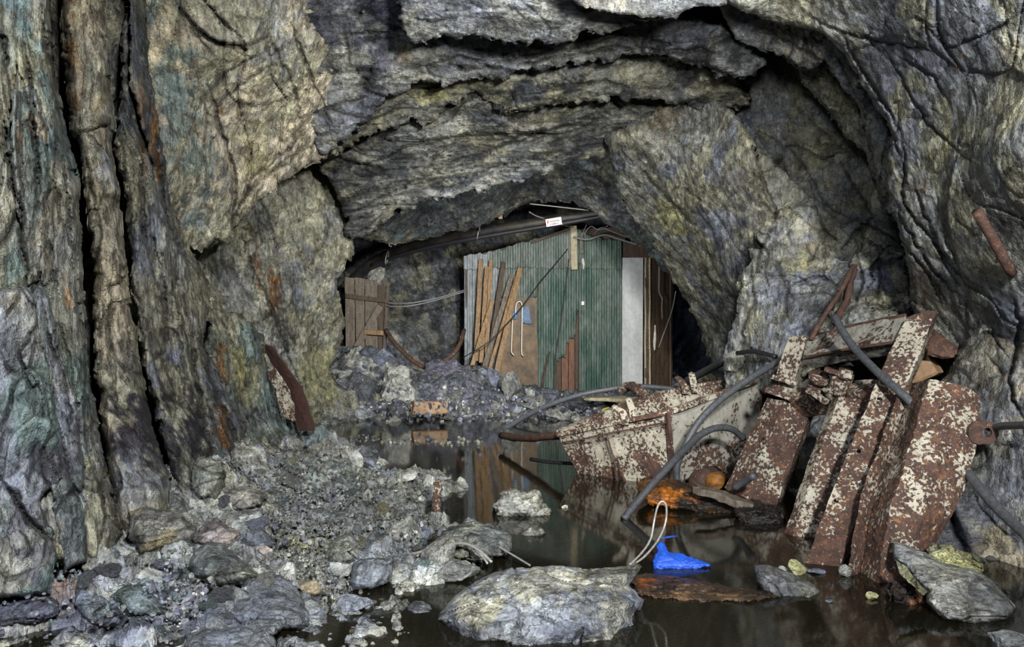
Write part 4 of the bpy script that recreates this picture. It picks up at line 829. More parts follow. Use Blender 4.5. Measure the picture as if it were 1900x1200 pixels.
for y in (524, 692):
    o = box_pts('hinge', (1199, y - 9, 12.93), (1199, y + 9, 12.93), .03, .02, M['rust_deep'], None, up=(0, 1, 0), seg=3); sub(o, hut)
for i, xa in enumerate(range(1208, 1242, 8)):
    panel('side_board', [(xa, 470, 13.05 + i * .05), (xa + 7, 470, 13.08 + i * .05), (xa + 7, 722, 13.08 + i * .05), (xa, 722, 13.05 + i * .05)], M['wood_dark'], hut, .02, 2, 8, seed=i + 9)
panel('fascia_board', [(1150, 448, 13.04), (1245, 470, 13.1), (1245, 484, 13.1), (1150, 476, 13.04)], M['wood_dark'], hut, .03, 4, 2)
panel('wall_board', [(1078, 425, 13.1), (1160, 420, 13.1), (1160, 480, 13.1), (1078, 500, 13.1)], M['wood_dark'], hut, .02, 2, 3)
o = sheet('chipped_paint', [[(1214, 604, 12.98), (1212, 632, 12.98), (1213, 650, 12.98)], [(1217, 602, 12.98), (1217, 630, 12.98), (1216, 648, 12.98)]], M['grime'], None, 1, 6, .004, .003); sub(o, hut)
o = box_pts('eaves_post', (1064, 419, 12.86), (1066, 500, 12.86), .105, .04, M['wood_pale'], None, up=(0, 1, 0), seg=8, seed=4); o['label'] = 'pale short post nailed over the sheets'; sub(o, hut)
o = box_pts('eaves_post', (1079, 432, 12.9), (1080, 470, 12.9), .05, .04, M['wood_grey'], None, up=(0, 1, 0), seg=5, seed=5); sub(o, hut)
o = box_pts('eaves_batten', (985, 450, 12.86), (1058, 424, 12.86), .03, .04, M['wood_dark'], None, seg=8, seed=6); sub(o, hut)
# hut body behind the front: roof, sides, back
def slabbox(name, quads, mat):
    V = [W(*p) for q in quads for p in q]; Fs = [tuple(range(4 * i, 4 * i + 4)) for i in range(len(quads))]
    o = link(name, pymesh(name, V, Fs, mat)); md = o.modifiers.new('Solidify', 'SOLIDIFY'); md.thickness = .03; return sub(o, hut)
slabbox('roof', [[(862, 478, 13.06), (1062, 428, 13.06), (1085, 452, 15), (905, 490, 15)], [(1062, 428, 13.06), (1242, 474, 13.06), (1210, 492, 15), (1085, 452, 15)]], M['wood_dark'])
slabbox('side_wall', [[(863, 480, 13.05), (905, 490, 15), (905, 700, 15), (863, 716, 13.05)]], M['wood_dark'])
slabbox('side_wall', [[(1242, 474, 13.2), (1210, 492, 15), (1210, 700, 15), (1242, 722, 13.2)]], M['wood_dark'])
o = sheet('wall_lamp', [[(1079, 559, 12.88), (1079, 566, 12.88)], [(1084, 559, 12.87), (1084, 566, 12.87)]], M['wire_white'], None, 2, 3, .02, .001); sub(o, hut)
o = sheet('white_flake', [[(1079, 482, 12.88), (1081, 492, 12.88), (1082, 500, 12.88)], [(1083, 478, 12.88), (1085, 490, 12.88), (1084, 497, 12.88)]], M['grime'], None, 2, 6, .004, .003); sub(o, hut)

# planks leaning on the hut
planks = [((892, 481, 12.85), (883, 668, 12.6), 8.5, 'wood_tan', 'leftmost upright tan plank leaning on the grey sheet'),
          ((903, 496, 12.83), (893, 672, 12.55), 8, 'wood_tan', 'second upright tan plank from the left on the hut front'),
          ((911, 481, 12.8), (902, 684, 12.5), 7.5, 'wood_tan', 'tall upright tan plank, third from the left on the hut front'),
          ((935, 486, 12.8), (904, 690, 12.45), 9, 'wood_dark', 'dark weathered plank leaning left across the hut front'),
          ((914, 558, 12.55), (876, 678, 12.25), 8, 'wood_tan', 'short plank slanting steeply over the left planks'),
          ((950, 510, 12.75), (896, 690, 12.3), 8.5, 'wood_grey', 'greyed plank with split edge leaning on the hut'),
          ((958, 514, 12.7), (906, 694, 12.25), 6, 'wood_tan', 'thin tan batten leaning beside the greyed plank'),
          ((965, 498, 12.65), (920, 696, 12.2), 9.5, 'wood_tan', 'long dark topped plank rightmost of the leaning planks')]
for i, (a, b, wpx, mt, lb) in enumerate(planks):
    o = box_pts('plank', a, b, wpx / F * 12.7, .03, M[mt], None, up=(0, 1, .2), seg=14, wob=.004, seed=i * 5, chip=.03); tag(o, lb, 'plank', 'planks leaning on the hut')
# blue garment and white cord on the plywood
g = thing('hanging_garment', 'pale blue garment hanging on the brown plywood patch', 'garment', loc=W(968, 575, 12.9))
o = sheet('garment_cloth', [[(967, 572, 12.92), (967, 585, 12.9), (968, 597, 12.9)], [(974, 568, 12.88), (974, 583, 12.86), (975, 600, 12.88)], [(981, 570, 12.9), (983, 585, 12.87), (986, 599, 12.9)]], M['cloth_blue'], None, 5, 12, .008, .012); sub(o, g)
o = sheet('sleeve', [[(952, 575, 12.92), (950, 586, 12.9), (949, 592, 12.9)], [(958, 571, 12.88), (958, 582, 12.87), (959, 592, 12.88)], [(962, 573, 12.9), (962, 583, 12.9), (961, 591, 12.9)]], M['cloth_blue'], None, 4, 8, .008, .01); sub(o, g)
g = thing('hooked_cord', 'white cord bent over like a crook with two long ends on the plywood', 'cord', loc=W(963, 562, 12.88))
for pts in ([(957, 588, 12.86), (957, 570, 12.85), (960, 561, 12.85), (966, 560, 12.85), (969, 568, 12.85), (969, 580, 12.85), (968, 630, 12.86), (968, 655, 12.86), (971, 660, 12.84)],
            [(951, 592, 12.86), (950, 620, 12.86), (949, 650, 12.86), (951, 656, 12.85), (954, 659, 12.84)]):
    o = tube('cord_strand', pts, .009, M['wire_white'], None, 6, 6); sub(o, g)
tag(tube('cable', [(1053, 462, 12.8), (1030, 490, 12.72), (1000, 525, 12.55), (975, 560, 12.4), (948, 592, 12.15), (905, 635, 12.0), (858, 664, 12.1)], .008, M['hose_black'], None, 8), 'thin black cable hanging diagonally across the hut front', 'cable')
tag(tube('cable', [(1056, 480, 12.85), (1048, 540, 12.85), (1040, 600, 12.83), (1030, 665, 12.8), (1028, 722, 12.7)], .007, M['hose_black'], None, 6), 'thin dark wire running down the green sheet', 'cable')
tag(tube('stick', [(1019, 652, 12.8), (1010, 690, 12.7), (1005, 724, 12.6)], .012, M['rust_deep'], None, 6, 4, .3), 'thin rusty rod leaning on the green sheet', 'rod')

# ---------------------------------------------------------------- pipe, sign and wires under the roof
pipe = thing('pipeline', 'thick black ventilation pipe slung under the roof above the hut', 'pipe', loc=W(900, 430, 12.3))
o = tube('pipe_run', [(655, 520, 13.2), (690, 488, 13.0), (740, 466, 12.7), (800, 449, 12.4), (870, 434, 12.1), (950, 421, 11.9), (1040, 406, 11.75), (1135, 391, 11.6)], .082, M['pipe'], None, 18, 8); sub(o, pipe)
o = tube('pipe_run', [(690, 492, 12.9), (740, 474, 12.6), (800, 458, 12.3), (870, 444, 12.0), (950, 430, 11.85), (1040, 415, 11.7), (1135, 398, 11.55)], .035, M['hose_black'], None, 10, 8); sub(o, pipe)
for (x, y, Y) in ((718, 478, 12.6), (888, 431, 11.95)):
    c = W(x, y, Y); V, Fs = tube_geo([c + Vector((math.sin(a) * .02, math.cos(a) * .1, math.sin(a) * .1)) for a in [k * math.pi / 6 for k in range(13)]], .010, 6, 2)
    o = link('pipe_clamp', pymesh('pipe_clamp', V, Fs, M['wire_dull'], True)); sub(o, pipe)
sg = thing('warning_sign', 'small white warning sign strapped to the black pipe, reading Høyspenning Livsfare', 'sign', loc=W(1027, 410, 11.6))
sa, sb, scn_, sd_ = W(1012, 407, 11.58), W(1041, 402, 11.58), W(1043, 416, 11.58), W(1014, 421, 11.58)
me = pymesh('sign_plate', [sa, sb, scn_, sd_], [(0, 3, 2, 1)], M['sign']); o = link('sign_plate', me); o.modifiers.new('Solidify', 'SOLIDIFY').thickness = .006; sub(o, sg)
ux = (sb - sa).normalized(); uz = (sa - sd_).normalized()
def signtext(txt, px, py, size, mat, sx=1.0):
    cu = bpy.data.curves.new('lettering', 'FONT'); cu.body = txt; cu.size = size; cu.extrude = .001
    ob = bpy.data.objects.new('lettering', cu); COL.objects.link(ob)
    bpy.context.view_layer.update(); me = bpy.data.meshes.new_from_object(ob.evaluated_get(bpy.context.evaluated_depsgraph_get())); bpy.data.objects.remove(ob)
    p = W(px, py, 11.565); uy = uz.cross(ux) if False else ux.cross(uz)
    Mx = Matrix((ux * sx, uz, -uy)).transposed().to_4x4(); Mx.translation = p
    me.transform(Mx); me.materials.clear(); me.materials.append(mat); o = link('lettering', me); sub(o, sg)
signtext('Høyspenning', 1019.5, 412.6, .034, M['black'], .80)
signtext('Livsfare', 1020, 418, .044, M['black'], .92)
bolt = [(1016.5, 408.5), (1014.3, 413.5), (1016, 413.3), (1014.8, 418.5), (1018.4, 412), (1016.8, 412.1), (1018.3, 408.2)]
o = link('lightning_bolt', pymesh('lightning_bolt', [W(x, y, 11.565) for x, y in bolt], [tuple(range(7))], M['red_print'])); o.modifiers.new('Solidify', 'SOLIDIFY').thickness = .002; sub(o, sg)
tag(box_pts('wood_wedge', (928, 392, 11.2), (929, 406, 11.2), .055, .04, M['wood_tan'], None, up=(0, 1, 0), seg=3), 'small light wood wedge stuck in the roof above the pipe', 'wedge')
for lb, pts, r in (('thin wire strung from the roof lip to the right above the sign', [(983, 378, 11.0), (1030, 383, 11.0), (1092, 390, 10.9)], .008),
               ('short wire drooping from the roof to the top of the sign', [(982, 393, 11.3), (994, 400, 11.4), (1010, 405, 11.5)], .008),
               ('pale twisted wire running from the sign down behind the post', [(1043, 416, 11.6), (1052, 419, 12.0), (1062, 422, 12.6)], .008),
               ('wire pair end sagging from the plank door to the hut corner, upper strand', [(718, 562, 12.7), (760, 562, 12.6), (810, 553, 12.7), (862, 538, 12.95)], .010),
               ('wire sagging from the plank door to the hut corner, lower strand', [(718, 568, 12.7), (755, 568, 12.6), (800, 559, 12.7), (862, 541, 12.95)], .010),
               ('grey conduit running along the eaves to the right rock', [(1064, 440, 12.8), (1090, 444, 12.7), (1110, 438, 12.6), (1125, 436, 12.5), (1150, 444, 12.3), (1190, 456, 12.0)], .015),
               ('upper thin wire running along the eaves to the right rock', [(1118, 422, 12.2), (1145, 433, 12.0), (1180, 446, 11.5)], .010),
               ('looped wire hanging from the eaves beside the pale post', [(1088, 417, 12.7), (1082, 432, 12.8), (1077, 450, 12.85), (1078, 470, 12.85), (1080, 500, 12.85)], .007),
               ('tangled brown twig of wire on the hut roof', [(1083, 436, 12.6), (1090, 425, 12.5), (1098, 420, 12.4), (1108, 426, 12.4), (1120, 424, 12.4), (1128, 418, 12.4)], .009),
               ('forked wire standing on the hut roof', [(1103, 434, 12.5), (1112, 424, 12.4), (1124, 420, 12.4)], .006),
               ('bent conduit hanging at the dark right side of the hut', [(1223, 492, 12.7), (1223, 520, 12.7), (1223, 541, 12.7), (1229, 554, 12.6)], .012),
               ('frayed rope end below the bent conduit', [(1229, 552, 12.6), (1228, 570, 12.6), (1229, 592, 12.6)], .008),
               ('pale wire slanting from the right rock down past the hut', [(1254, 540, 12.0), (1247, 575, 12.2), (1234, 612, 12.4), (1222, 645, 12.5)], .009)):
    tag(tube('wire', pts, r, M['wire_dull'], None, 6, 6), lb, 'wire')
k = thing('roof_anchor', 'pair of thin steel anchor hooks hanging from the roof left of the pipe', 'hook', loc=W(725, 440, 11.6))
for pts in ([(719, 424, 11.6), (722, 440, 11.6), (724, 450, 11.6), (728, 452, 11.6), (727, 444, 11.6)], [(726, 449, 11.6), (733, 454, 11.6), (736, 447, 11.6), (733, 434, 11.6)], [(724, 443, 11.6), (722, 455, 11.6), (727, 457, 11.6)]):
    sub(tube('hook_rod', pts, .011, M['wire'], None, 6, 4), k)
tag(tube('roof_bracket', [(885, 393, 11.3), (889, 400, 11.3), (886, 408, 11.4), (889, 418, 11.6), (890, 430, 11.8)], .012, M['wire_dull'], None, 6, 4), 'steel hanger between the roof and the pipe', 'hanger')
tag(tube('hoop', [(716, 612, 12.6), (735, 640, 12.4), (770, 672, 12.2), (800, 682, 12.1), (835, 662, 12.2), (852, 640, 12.3), (861, 612, 12.6)], .034, M['rust_deep'], None, 8, 6, .1), 'rusty hoop half buried in the heap left of the hut', 'hoop')

# plank door propped against the left rock
dr = thing('plank_door', 'old ledged plank door standing under the left end of the pipe', 'door', loc=W(682, 648, 12.8))
for i, (xa, xb, yt) in enumerate(((640, 658, 514), (659, 676, 515), (677, 700, 518), (701, 715, 528))):
    o = sheet('board', [[(xa, yt, 12.85), (xa + 2, 652 + i * 4, 12.75)], [(xb, yt + 2, 12.85), (xb + 1, 654 + i * 4, 12.75)]], M['wood_grey'] if i < 3 else M['wood_dark'], None, 2, 8, .025, .003, i); sub(o, dr)
for a, b, w_, mt in (((642, 549, 12.76), (716, 558, 12.76), .07, 'wood_dark'), ((706, 568, 12.72), (660, 646, 12.68), .10, 'wood_grey'), ((676, 616, 12.66), (712, 618, 12.66), .075, 'wood_tan'), ((721, 524, 12.8), (713, 650, 12.7), .06, 'wood_grey')):
    o = box_pts('ledge', a, b, .03, w_, M[mt], None, seg=6, seed=int(a[0])); sub(o, dr)
stone(682, 717, 494, 542, 'pale', 'pale angular stone resting on top of the plank door', base=12.9, seed=5)

tag(box_pts('wood_block', (764, 757, 9.8), (828, 755, 9.9), .13, .16, M['wood_block'], None, seg=6, seed=3, chip=.05), 'light brown sawn timber block at the foot of the heap by the water', 'timber block')

# ---------------------------------------------------------------- rusted steel trough in the water
tr = thing('steel_trough', 'rusty white painted steel trough lying half sunk in the water', 'trough', loc=W(1240, 880, 6.3))
near_top = [(1036, 806, 6.55), (1130, 786, 6.2), (1238, 764, 5.95), (1320, 735, 6.15), (1410, 703, 6.5)]
o = sheet('side_plate', [[(1036, 806, 6.55), (1130, 786, 6.2), (1238, 764, 5.95)], [(1082, 897, 6.5), (1160, 903, 6.2), (1250, 912, 6.0)], [(1084, 930, 6.55), (1160, 935, 6.25), (1250, 945, 6.05)]], M['rust_white'], None, 10, 40, .012, .004, 1); o['label'] = 'flaking white side plate'; sub(o, tr)
o = sheet('end_plate', [[(1240, 764, 5.95), (1320, 737, 6.15), (1410, 706, 6.5)], [(1250, 912, 6.0), (1330, 930, 6.2), (1408, 900, 6.55)], [(1250, 945, 6.05), (1330, 950, 6.25), (1408, 930, 6.6)]], M['rust_grey'], None, 8, 26, .012, .004, 2); o['label'] = 'grey painted side plate'; sub(o, tr)
def bar_along(name, pts, w_, h_, mat, par, seed=0):
    V = []; Fs = []; P = [W(*p) for p in pts]; P = cat_rom(P, 5) if len(P) > 2 else P; n = len(P); r = random.Random(seed)
    for i, p in enumerate(P):
        t = (P[min(i + 1, n - 1)] - P[max(i - 1, 0)]).normalized(); a = t.cross(Vector((0, 0, 1))).normalized(); b = a.cross(t)
        for (x, y) in ((-1, -1), (1, -1), (1, 1), (-1, 1)): V.append(p + a * (x * w_ / 2 + (r.random() - .5) * .004) + b * (y * h_ / 2 + (r.random() - .5) * .004))
    for i in range(n - 1):
        for k in range(4): Fs.append((i * 4 + k, i * 4 + (k + 1) % 4, i * 4 + 4 + (k + 1) % 4, i * 4 + 4 + k))
    Fs += [(3, 2, 1, 0), tuple((n - 1) * 4 + k for k in range(4))]
    return sub(link(name, pymesh(name, V, Fs, mat)), par)
bar_along('rim', near_top, .045, .035, M['rust_some'], tr, 1)
bar_along('rim_flange', [(1040, 822, 6.5), (1130, 804, 6.15), (1238, 783, 5.9)], .02, .012, M['rust_deep'], tr, 2)
bar_along('seam', [(1239, 766, 5.92), (1244, 830, 5.93), (1251, 925, 5.97)], .035, .03, M['rust_deep'], tr, 3)
bar_along('seam', [(1126, 808, 6.15), (1138, 850, 6.15), (1146, 900, 6.17)], .012, .012, M['rust_deep'], tr, 4)
bar_along('seam', [(1150, 868, 6.13), (1156, 885, 6.13), (1164, 905, 6.15)], .014, .014, M['rust_deep'], tr, 5)
o = sheet('far_side', [[(1038, 803, 6.6), (1110, 771, 7.0), (1180, 744, 7.3), (1260, 722, 7.5), (1400, 697, 7.6)], [(1050, 830, 6.6), (1120, 805, 6.9), (1190, 785, 7.2), (1270, 765, 7.4), (1404, 742, 7.5)], [(1100, 910, 6.6), (1150, 890, 6.8), (1200, 870, 7), (1280, 850, 7.2), (1404, 830, 7.3)]], M['rust_half'], None, 6, 46, .012, .006, 4); sub(o, tr)
bar_along('rim', [(1038, 802, 6.6), (1110, 770, 7.0), (1180, 743, 7.3), (1260, 721, 7.5), (1400, 696, 7.6)], .06, .03, M['rust_half'], tr, 6)
o = sheet('trough_floor', [[(1082, 925, 6.5), (1250, 940, 6.0), (1408, 925, 6.6)], [(1110, 900, 6.7), (1260, 862, 7.2), (1404, 835, 7.3)]], M['rust_deep'], None, 4, 20, .012, .004, 4); sub(o, tr)
o = sheet('end_cap', [[(1412, 705, 6.52), (1409, 930, 6.6)], [(1402, 697, 7.6), (1404, 832, 7.3)]], M['rust_dark'], None, 3, 8, .012, .004, 4); sub(o, tr)
for (a, m_, b, mt) in (((1160, 788, 6.1), (1156, 765, 6.1), (1140, 751, 6.1), 'rust_half'), ((1176, 782, 6.1), (1172, 758, 6.1), (1167, 739, 6.08), 'rust_white'), ((1272, 730, 7.42), (1268, 712, 7.42), (1257, 697, 7.42), 'rust_half'), ((1290, 728, 7.42), (1286, 708, 7.42), (1282, 690, 7.42), 'rust_half')):
    s = .5 * (m_[0] + 0) * 0
    wd = 6.0
    o = sheet('lug', [[(a[0] - wd, a[1], a[2]), (m_[0] - wd, m_[1] + 1, m_[2]), (b[0] - wd, b[1] + 3, b[2])], [(a[0], a[1], a[2]), m_, (b[0], b[1] - 1, b[2])], [(a[0] + wd, a[1], a[2]), (m_[0] + wd, m_[1] - 1, m_[2]), (b[0] + wd, b[1] + 2, b[2])]], M[mt], None, 2, 8, .03, .001, curve=True); sub(o, tr)
o = cyl('boss', (1300, 893, 5.75), (1322, 884, 6.2), .085, M['rust_deep'], None, 18); sub(o, tr)
o = cyl('boss', (1326, 893, 5.7), (1334, 889, 5.95), .062, M['wood_wet'], None, 16); o['label'] = 'orange crusted pipe stub'; sub(o, tr)
tag(tube('rusty_bar', [(930, 808, 7.9), (960, 812, 7.5), (1000, 811, 7.1), (1045, 806, 6.75)], .035, M['rust_deep'], None, 8, 5, .35, seed=4), 'rust crusted flat bar reaching into the water left of the trough', 'steel bar')
tag(tube('black_hose', [(985, 852, 7.15), (1020, 858, 7.0), (1085, 862, 6.9)], .02, M['hose_black'], None, 8, 5), 'thin black hose lying at the water surface left of the trough', 'hose')
tag(tube('rusty_coil', [(1152, 724, 9.0), (1166, 716, 8.9), (1182, 722, 8.7), (1202, 738, 8.6)], .055, M['rust_some'], None, 8, 5, .4, seed=9), 'short lump of rusty steel behind the trough below the hut door', 'scrap lump')

# ---------------------------------------------------------------- rusted loader frame leaning on the right
fr = thing('loader_wreck', 'large frame of rusted white channel beams leaning in the water on the right', 'steel frame', loc=W(1600, 1040, 4.3))
def S(name, rails, mat, nu=6, nv=50, th=.010, ns=.003, seed=0, holes=(), lab=None, curve=False):
    o = sheet(name, rails, M[mat], None, nu, nv, th, ns, seed, holes, curve)
    if lab: o['label'] = lab
    return sub(o, fr)
S('leg_beam', [[(1424, 738, 5.58), (1346, 905, 5.5)], [(1456, 744, 5.45), (1374, 930, 5.36)], [(1505, 758, 5.45), (1438, 940, 5.36)], [(1513, 758, 5.6), (1450, 936, 5.5)]], 'rust_half', 9, 60, holes=[(1415, 815, .012), (1405, 845, .012)], lab='left channel leg, white chips on dark rust')
S('corner_post', [[(1465, 624, 5.62), (1430, 728, 5.6)], [(1497, 622, 5.5), (1466, 730, 5.5)], [(1503, 632, 5.7), (1480, 738, 5.68)]], 'rust_white', 6, 20, lab='short white upper post')
for a, b in (((1433, 698, 5.5), (1477, 712, 5.45)), ((1422, 722, 5.5), (1468, 739, 5.42))):
    o = box_pts('clamp_bar', a, b, .06, .035, M['rust_half'], None, seg=5, seed=int(a[0])); sub(o, fr)
S('top_beam', [[(1498, 627, 5.6), (1590, 604, 5.25), (1680, 586, 4.9)], [(1491, 662, 5.45), (1580, 645, 5.1), (1672, 632, 4.8)], [(1480, 690, 5.68), (1570, 668, 5.35), (1662, 656, 5.0)]], 'rust_grey', 7, 44, lab='grey white top channel beam')
bar_along('beam_edge', [(1498, 626, 5.6), (1590, 603, 5.25), (1680, 585, 4.9)], .02, .02, M['rust_deep'], fr, 8)
bar_along('beam_edge', [(1491, 663, 5.44), (1580, 646, 5.09), (1672, 633, 4.79)], .016, .016, M['rust_deep'], fr, 9)
S('head_post', [[(1682, 590, 4.78), (1640, 680, 4.68), (1604, 760, 4.6)], [(1738, 573, 4.72), (1706, 655, 4.62), (1660, 760, 4.55)], [(1742, 584, 4.88), (1712, 660, 4.8), (1670, 760, 4.7)]], 'rust_half', 7, 30, lab='head post, maroon above and white below', seed=3)
S('cross_arm', [[(1462, 712, 5.6), (1500, 722, 5.4), (1552, 742, 5.2)], [(1466, 738, 5.42), (1505, 746, 5.3), (1556, 760, 5.1)], [(1468, 770, 5.5), (1505, 772, 5.4), (1548, 768, 5.2)]], 'rust_some', 5, 16)
S('cross_arm', [[(1576, 706, 5.05), (1640, 704, 4.85)], [(1572, 728, 4.95), (1632, 728, 4.75)], [(1570, 752, 5.0), (1620, 756, 4.8)]], 'rust_half', 5, 12, seed=6)
for (a, b, r, mt) in (((1508, 740, 5.2), (1520, 702, 5.15), .055, 'rust_half'), ((1548, 738, 5.05), (1566, 694, 4.98), .062, 'rust_half'), ((1566, 700, 4.95), (1570, 686, 4.93), .042, 'rust_white'), ((1518, 704, 5.12), (1522, 697, 5.1), .066, 'rust_white')):
    o = cyl('pivot_lug', a, b, r, M[mt], None, 14, seed=int(a[0])); sub(o, fr)
for a, b in (((1532, 684, 5.0), (1582, 700, 4.9)), ((1500, 722, 5.1), (1534, 746, 5.0)), ((1534, 722, 5.05), (1556, 730, 4.95))):
    o = box_pts('strap', a, b, .05, .028, M['rust_white'], None, seg=6, seed=int(a[0])); sub(o, fr)
S('leg_beam', [[(1546, 738, 5.02), (1500, 860, 4.8), (1454, 1000, 4.62)], [(1558, 736, 4.92), (1514, 860, 4.72), (1470, 1003, 4.56)], [(1618, 748, 4.85), (1580, 860, 4.68), (1532, 1003, 4.5)], [(1624, 752, 5.0), (1588, 860, 4.8), (1540, 1000, 4.65)]], 'rust_half', 7, 60, seed=11, lab='second leg, cream paint broken by round rust spots')
S('leg_beam', [[(1630, 700, 4.62), (1560, 872, 4.35), (1492, 1048, 4.05)], [(1676, 735, 4.55), (1620, 870, 4.3), (1556, 1052, 4.0)], [(1688, 740, 4.7), (1632, 870, 4.45), (1580, 1020, 4.15)]], 'rust_some', 9, 70, seed=12, holes=[(1632, 741, .016), (1594, 836, .014), (1553, 930, .014)], lab='third leg with a row of bolt holes')
S('blade', [[(1672, 722, 4.42), (1632, 830, 4.22), (1600, 920, 4.05), (1570, 1080, 3.82)], [(1694, 712, 4.5), (1654, 830, 4.3), (1622, 930, 4.12), (1592, 1086, 3.88)], [(1724, 706, 4.18), (1690, 830, 4.0), (1652, 950, 3.86), (1628, 1088, 3.74)],
    [(1764, 712, 4.12), (1745, 830, 3.96), (1712, 950, 3.84), (1668, 1086, 3.76)], [(1800, 726, 4.12), (1788, 830, 3.98), (1752, 940, 3.88), (1700, 1062, 3.80)], [(1818, 740, 4.14), (1808, 830, 4.0), (1776, 930, 3.92), (1722, 1030, 3.86)]], 'rust_some', 7, 70, th=.014, ns=.005, seed=13, curve=True, lab='broad folded blade, rust red with white flakes near the top')
# ear lug with an eye
def ring_plate(name, c, r0, r1, tail, mat, par, th=.02):
    V = []; Fs = []; n = 20; c = Vector(c)
    for k in range(n):
        a = 2 * math.pi * k / n; d = Vector((math.cos(a), 0, math.sin(a)))
        ro = r1 if d.x > -.25 else r1 * (1 + tail * min(1, (-.25 - d.x)))
        for (rr, yy) in ((r0, -th / 2), (ro, -th / 2), (ro, th / 2), (r0, th / 2)): V.append(c + d * rr + Vector((0, yy, 0)))
    for k in range(n):
        k2 = (k + 1) % n
        for j in range(4): Fs.append((k * 4 + j, k * 4 + (j + 1) % 4, k2 * 4 + (j + 1) % 4, k2 * 4 + j))
    return sub(link(name, pymesh(name, V, Fs, mat)), par)
ring_plate('eye_lug', W(1830, 802, 4.0), .024, .056, .9, M['rust_deep'], fr)
S('bent_tongue', [[(1716, 622, 4.9), (1712, 640, 4.8), (1720, 655, 4.72)], [(1734, 614, 4.85), (1742, 638, 4.72), (1748, 664, 4.68)], [(1752, 632, 4.8), (1762, 645, 4.7), (1764, 664, 4.68)], [(1772, 636, 4.8), (1777, 648, 4.72), (1770, 656, 4.72)]], 'rust_deep', 4, 10, th=.03, ns=.006, curve=True, lab='curled rust red tongue at the head')
S('lower_bracket', [[(1706, 975, 3.92), (1702, 1000, 3.92)], [(1757, 930, 3.93), (1750, 955, 3.92)]], 'rust_deep', 3, 4, th=.03)
tag(box_pts('brown_board', (1688, 690, 4.95), (1732, 668, 4.85), .10, .17, M['wood_block'], None, seg=5, seed=2), 'brown board wedged behind the head of the steel frame', 'board')
tag(box_pts('brown_board', (1742, 612, 4.95), (1782, 622, 4.85), .08, .11, M['wood_red'], None, seg=5, seed=4), 'dark brown wood piece in the cleft above the rust red tongue', 'board')
tag(tube('rusty_rod', [(1812, 392, 3.72), (1845, 448, 3.78), (1878, 508, 3.86)], .024, M['rust_deep'], None, 12, 4, .12), 'thick rusty rod projecting from the right wall', 'rod')
o = tube('rusty_rod', [(1583, 494, 5.7), (1560, 540, 5.62), (1532, 582, 5.55), (1504, 630, 5.5)], .017, M['rust_deep'], None, 8, 4, .3); tag(o, 'thin rusty rod leaning against the rock above the steel frame', 'rod')
o = tube('rusty_rod', [(1586, 492, 5.75), (1580, 520, 5.7), (1572, 556, 5.65), (1548, 600, 5.55)], .022, M['rust_dark'], None, 8, 4, .5, seed=3); tag(o, 'dark corroded rod beside the thin leaning rod', 'rod')

# left wall steel
bm_ = thing('bent_beam', 'bent red brown steel beam jammed between the left rocks', 'beam', loc=W(560, 790, 7.3))
M['red_beam'] = simple('red_oxide', (.085, .040, .036), .7, 30, .35, .3)
o = sheet('beam_web', [[(487, 640, 7.62), (530, 718, 7.4), (557, 800, 7.25)], [(503, 642, 7.42), (556, 718, 7.2), (578, 798, 7.1)], [(508, 646, 7.55), (561, 722, 7.35), (584, 798, 7.25)]], M['red_beam'], None, 4, 24, .015, .003); sub(o, bm_)
o = sheet('flaked_flange', [[(496, 690, 7.4), (512, 725, 7.3), (530, 775, 7.2)], [(510, 682, 7.3), (535, 722, 7.2), (549, 778, 7.12)]], M['rust_some'], None, 4, 20, .012, .01); sub(o, bm_)
tag(box_pts('steel_post', (812, 893, 4.98), (812, 972, 4.88), .05, .05, M['rust_some'], None, up=(0, 1, 0), seg=16, wob=.008, seed=8), 'short crumbling rusty post holding the edge of the rubble bank', 'post')

# ---------------------------------------------------------------- hoses
def hose(lb, pts, r, mt='hose', **k): tag(tube('hose', pts, r, M[mt], None, 12, 8, .03, **k), lb, 'hose')
hose('grey hose rising from the water and curling down again in front of the trough', [(1157, 963, 4.96), (1180, 934, 5.02), (1215, 893, 5.1), (1250, 855, 5.2), (1268, 836, 5.3), (1298, 808, 5.5), (1328, 794, 5.6), (1358, 796, 5.7), (1379, 813, 5.8)], .024)
hose('grey hose running up behind the corner post from the trough', [(1256, 893, 5.5), (1257, 862, 5.5), (1272, 825, 5.5), (1300, 778, 5.55), (1345, 735, 5.65), (1400, 697, 5.8), (1448, 668, 6.0)], .024)
hose('grey hose lying diagonally over the top beam of the steel frame', [(1550, 588, 5.05), (1557, 603, 4.98), (1582, 642, 4.82), (1630, 692, 4.55), (1664, 722, 4.4), (1702, 756, 4.3)], .023)
hose('long grey hose sagging across the far rubble in front of the hut', [(936, 798, 9.3), (962, 780, 9.5), (1010, 755, 9.9), (1070, 734, 10.1), (1130, 722, 10.1), (1180, 716, 10.0), (1250, 721, 9.8)], .030)
hose('dark hose end rising between the far rubble and the right slab', [(1275, 706, 9.0), (1310, 688, 8.5), (1346, 668, 8.0)], .040)
hose('thin dark hose lying over the right slab behind the corner post', [(1368, 655, 6.5), (1400, 652, 6.3), (1440, 662, 6.1)], .018, 'hose_black')
hose('dark hose leaning on the right buttress', [(1786, 862, 4.05), (1812, 898, 3.85), (1850, 942, 3.65), (1912, 1000, 3.4)], .024, 'hose')
hose('short dark hose behind the eye lug', [(1836, 794, 4.05), (1862, 790, 3.9), (1912, 788, 3.6)], .018, 'hose')
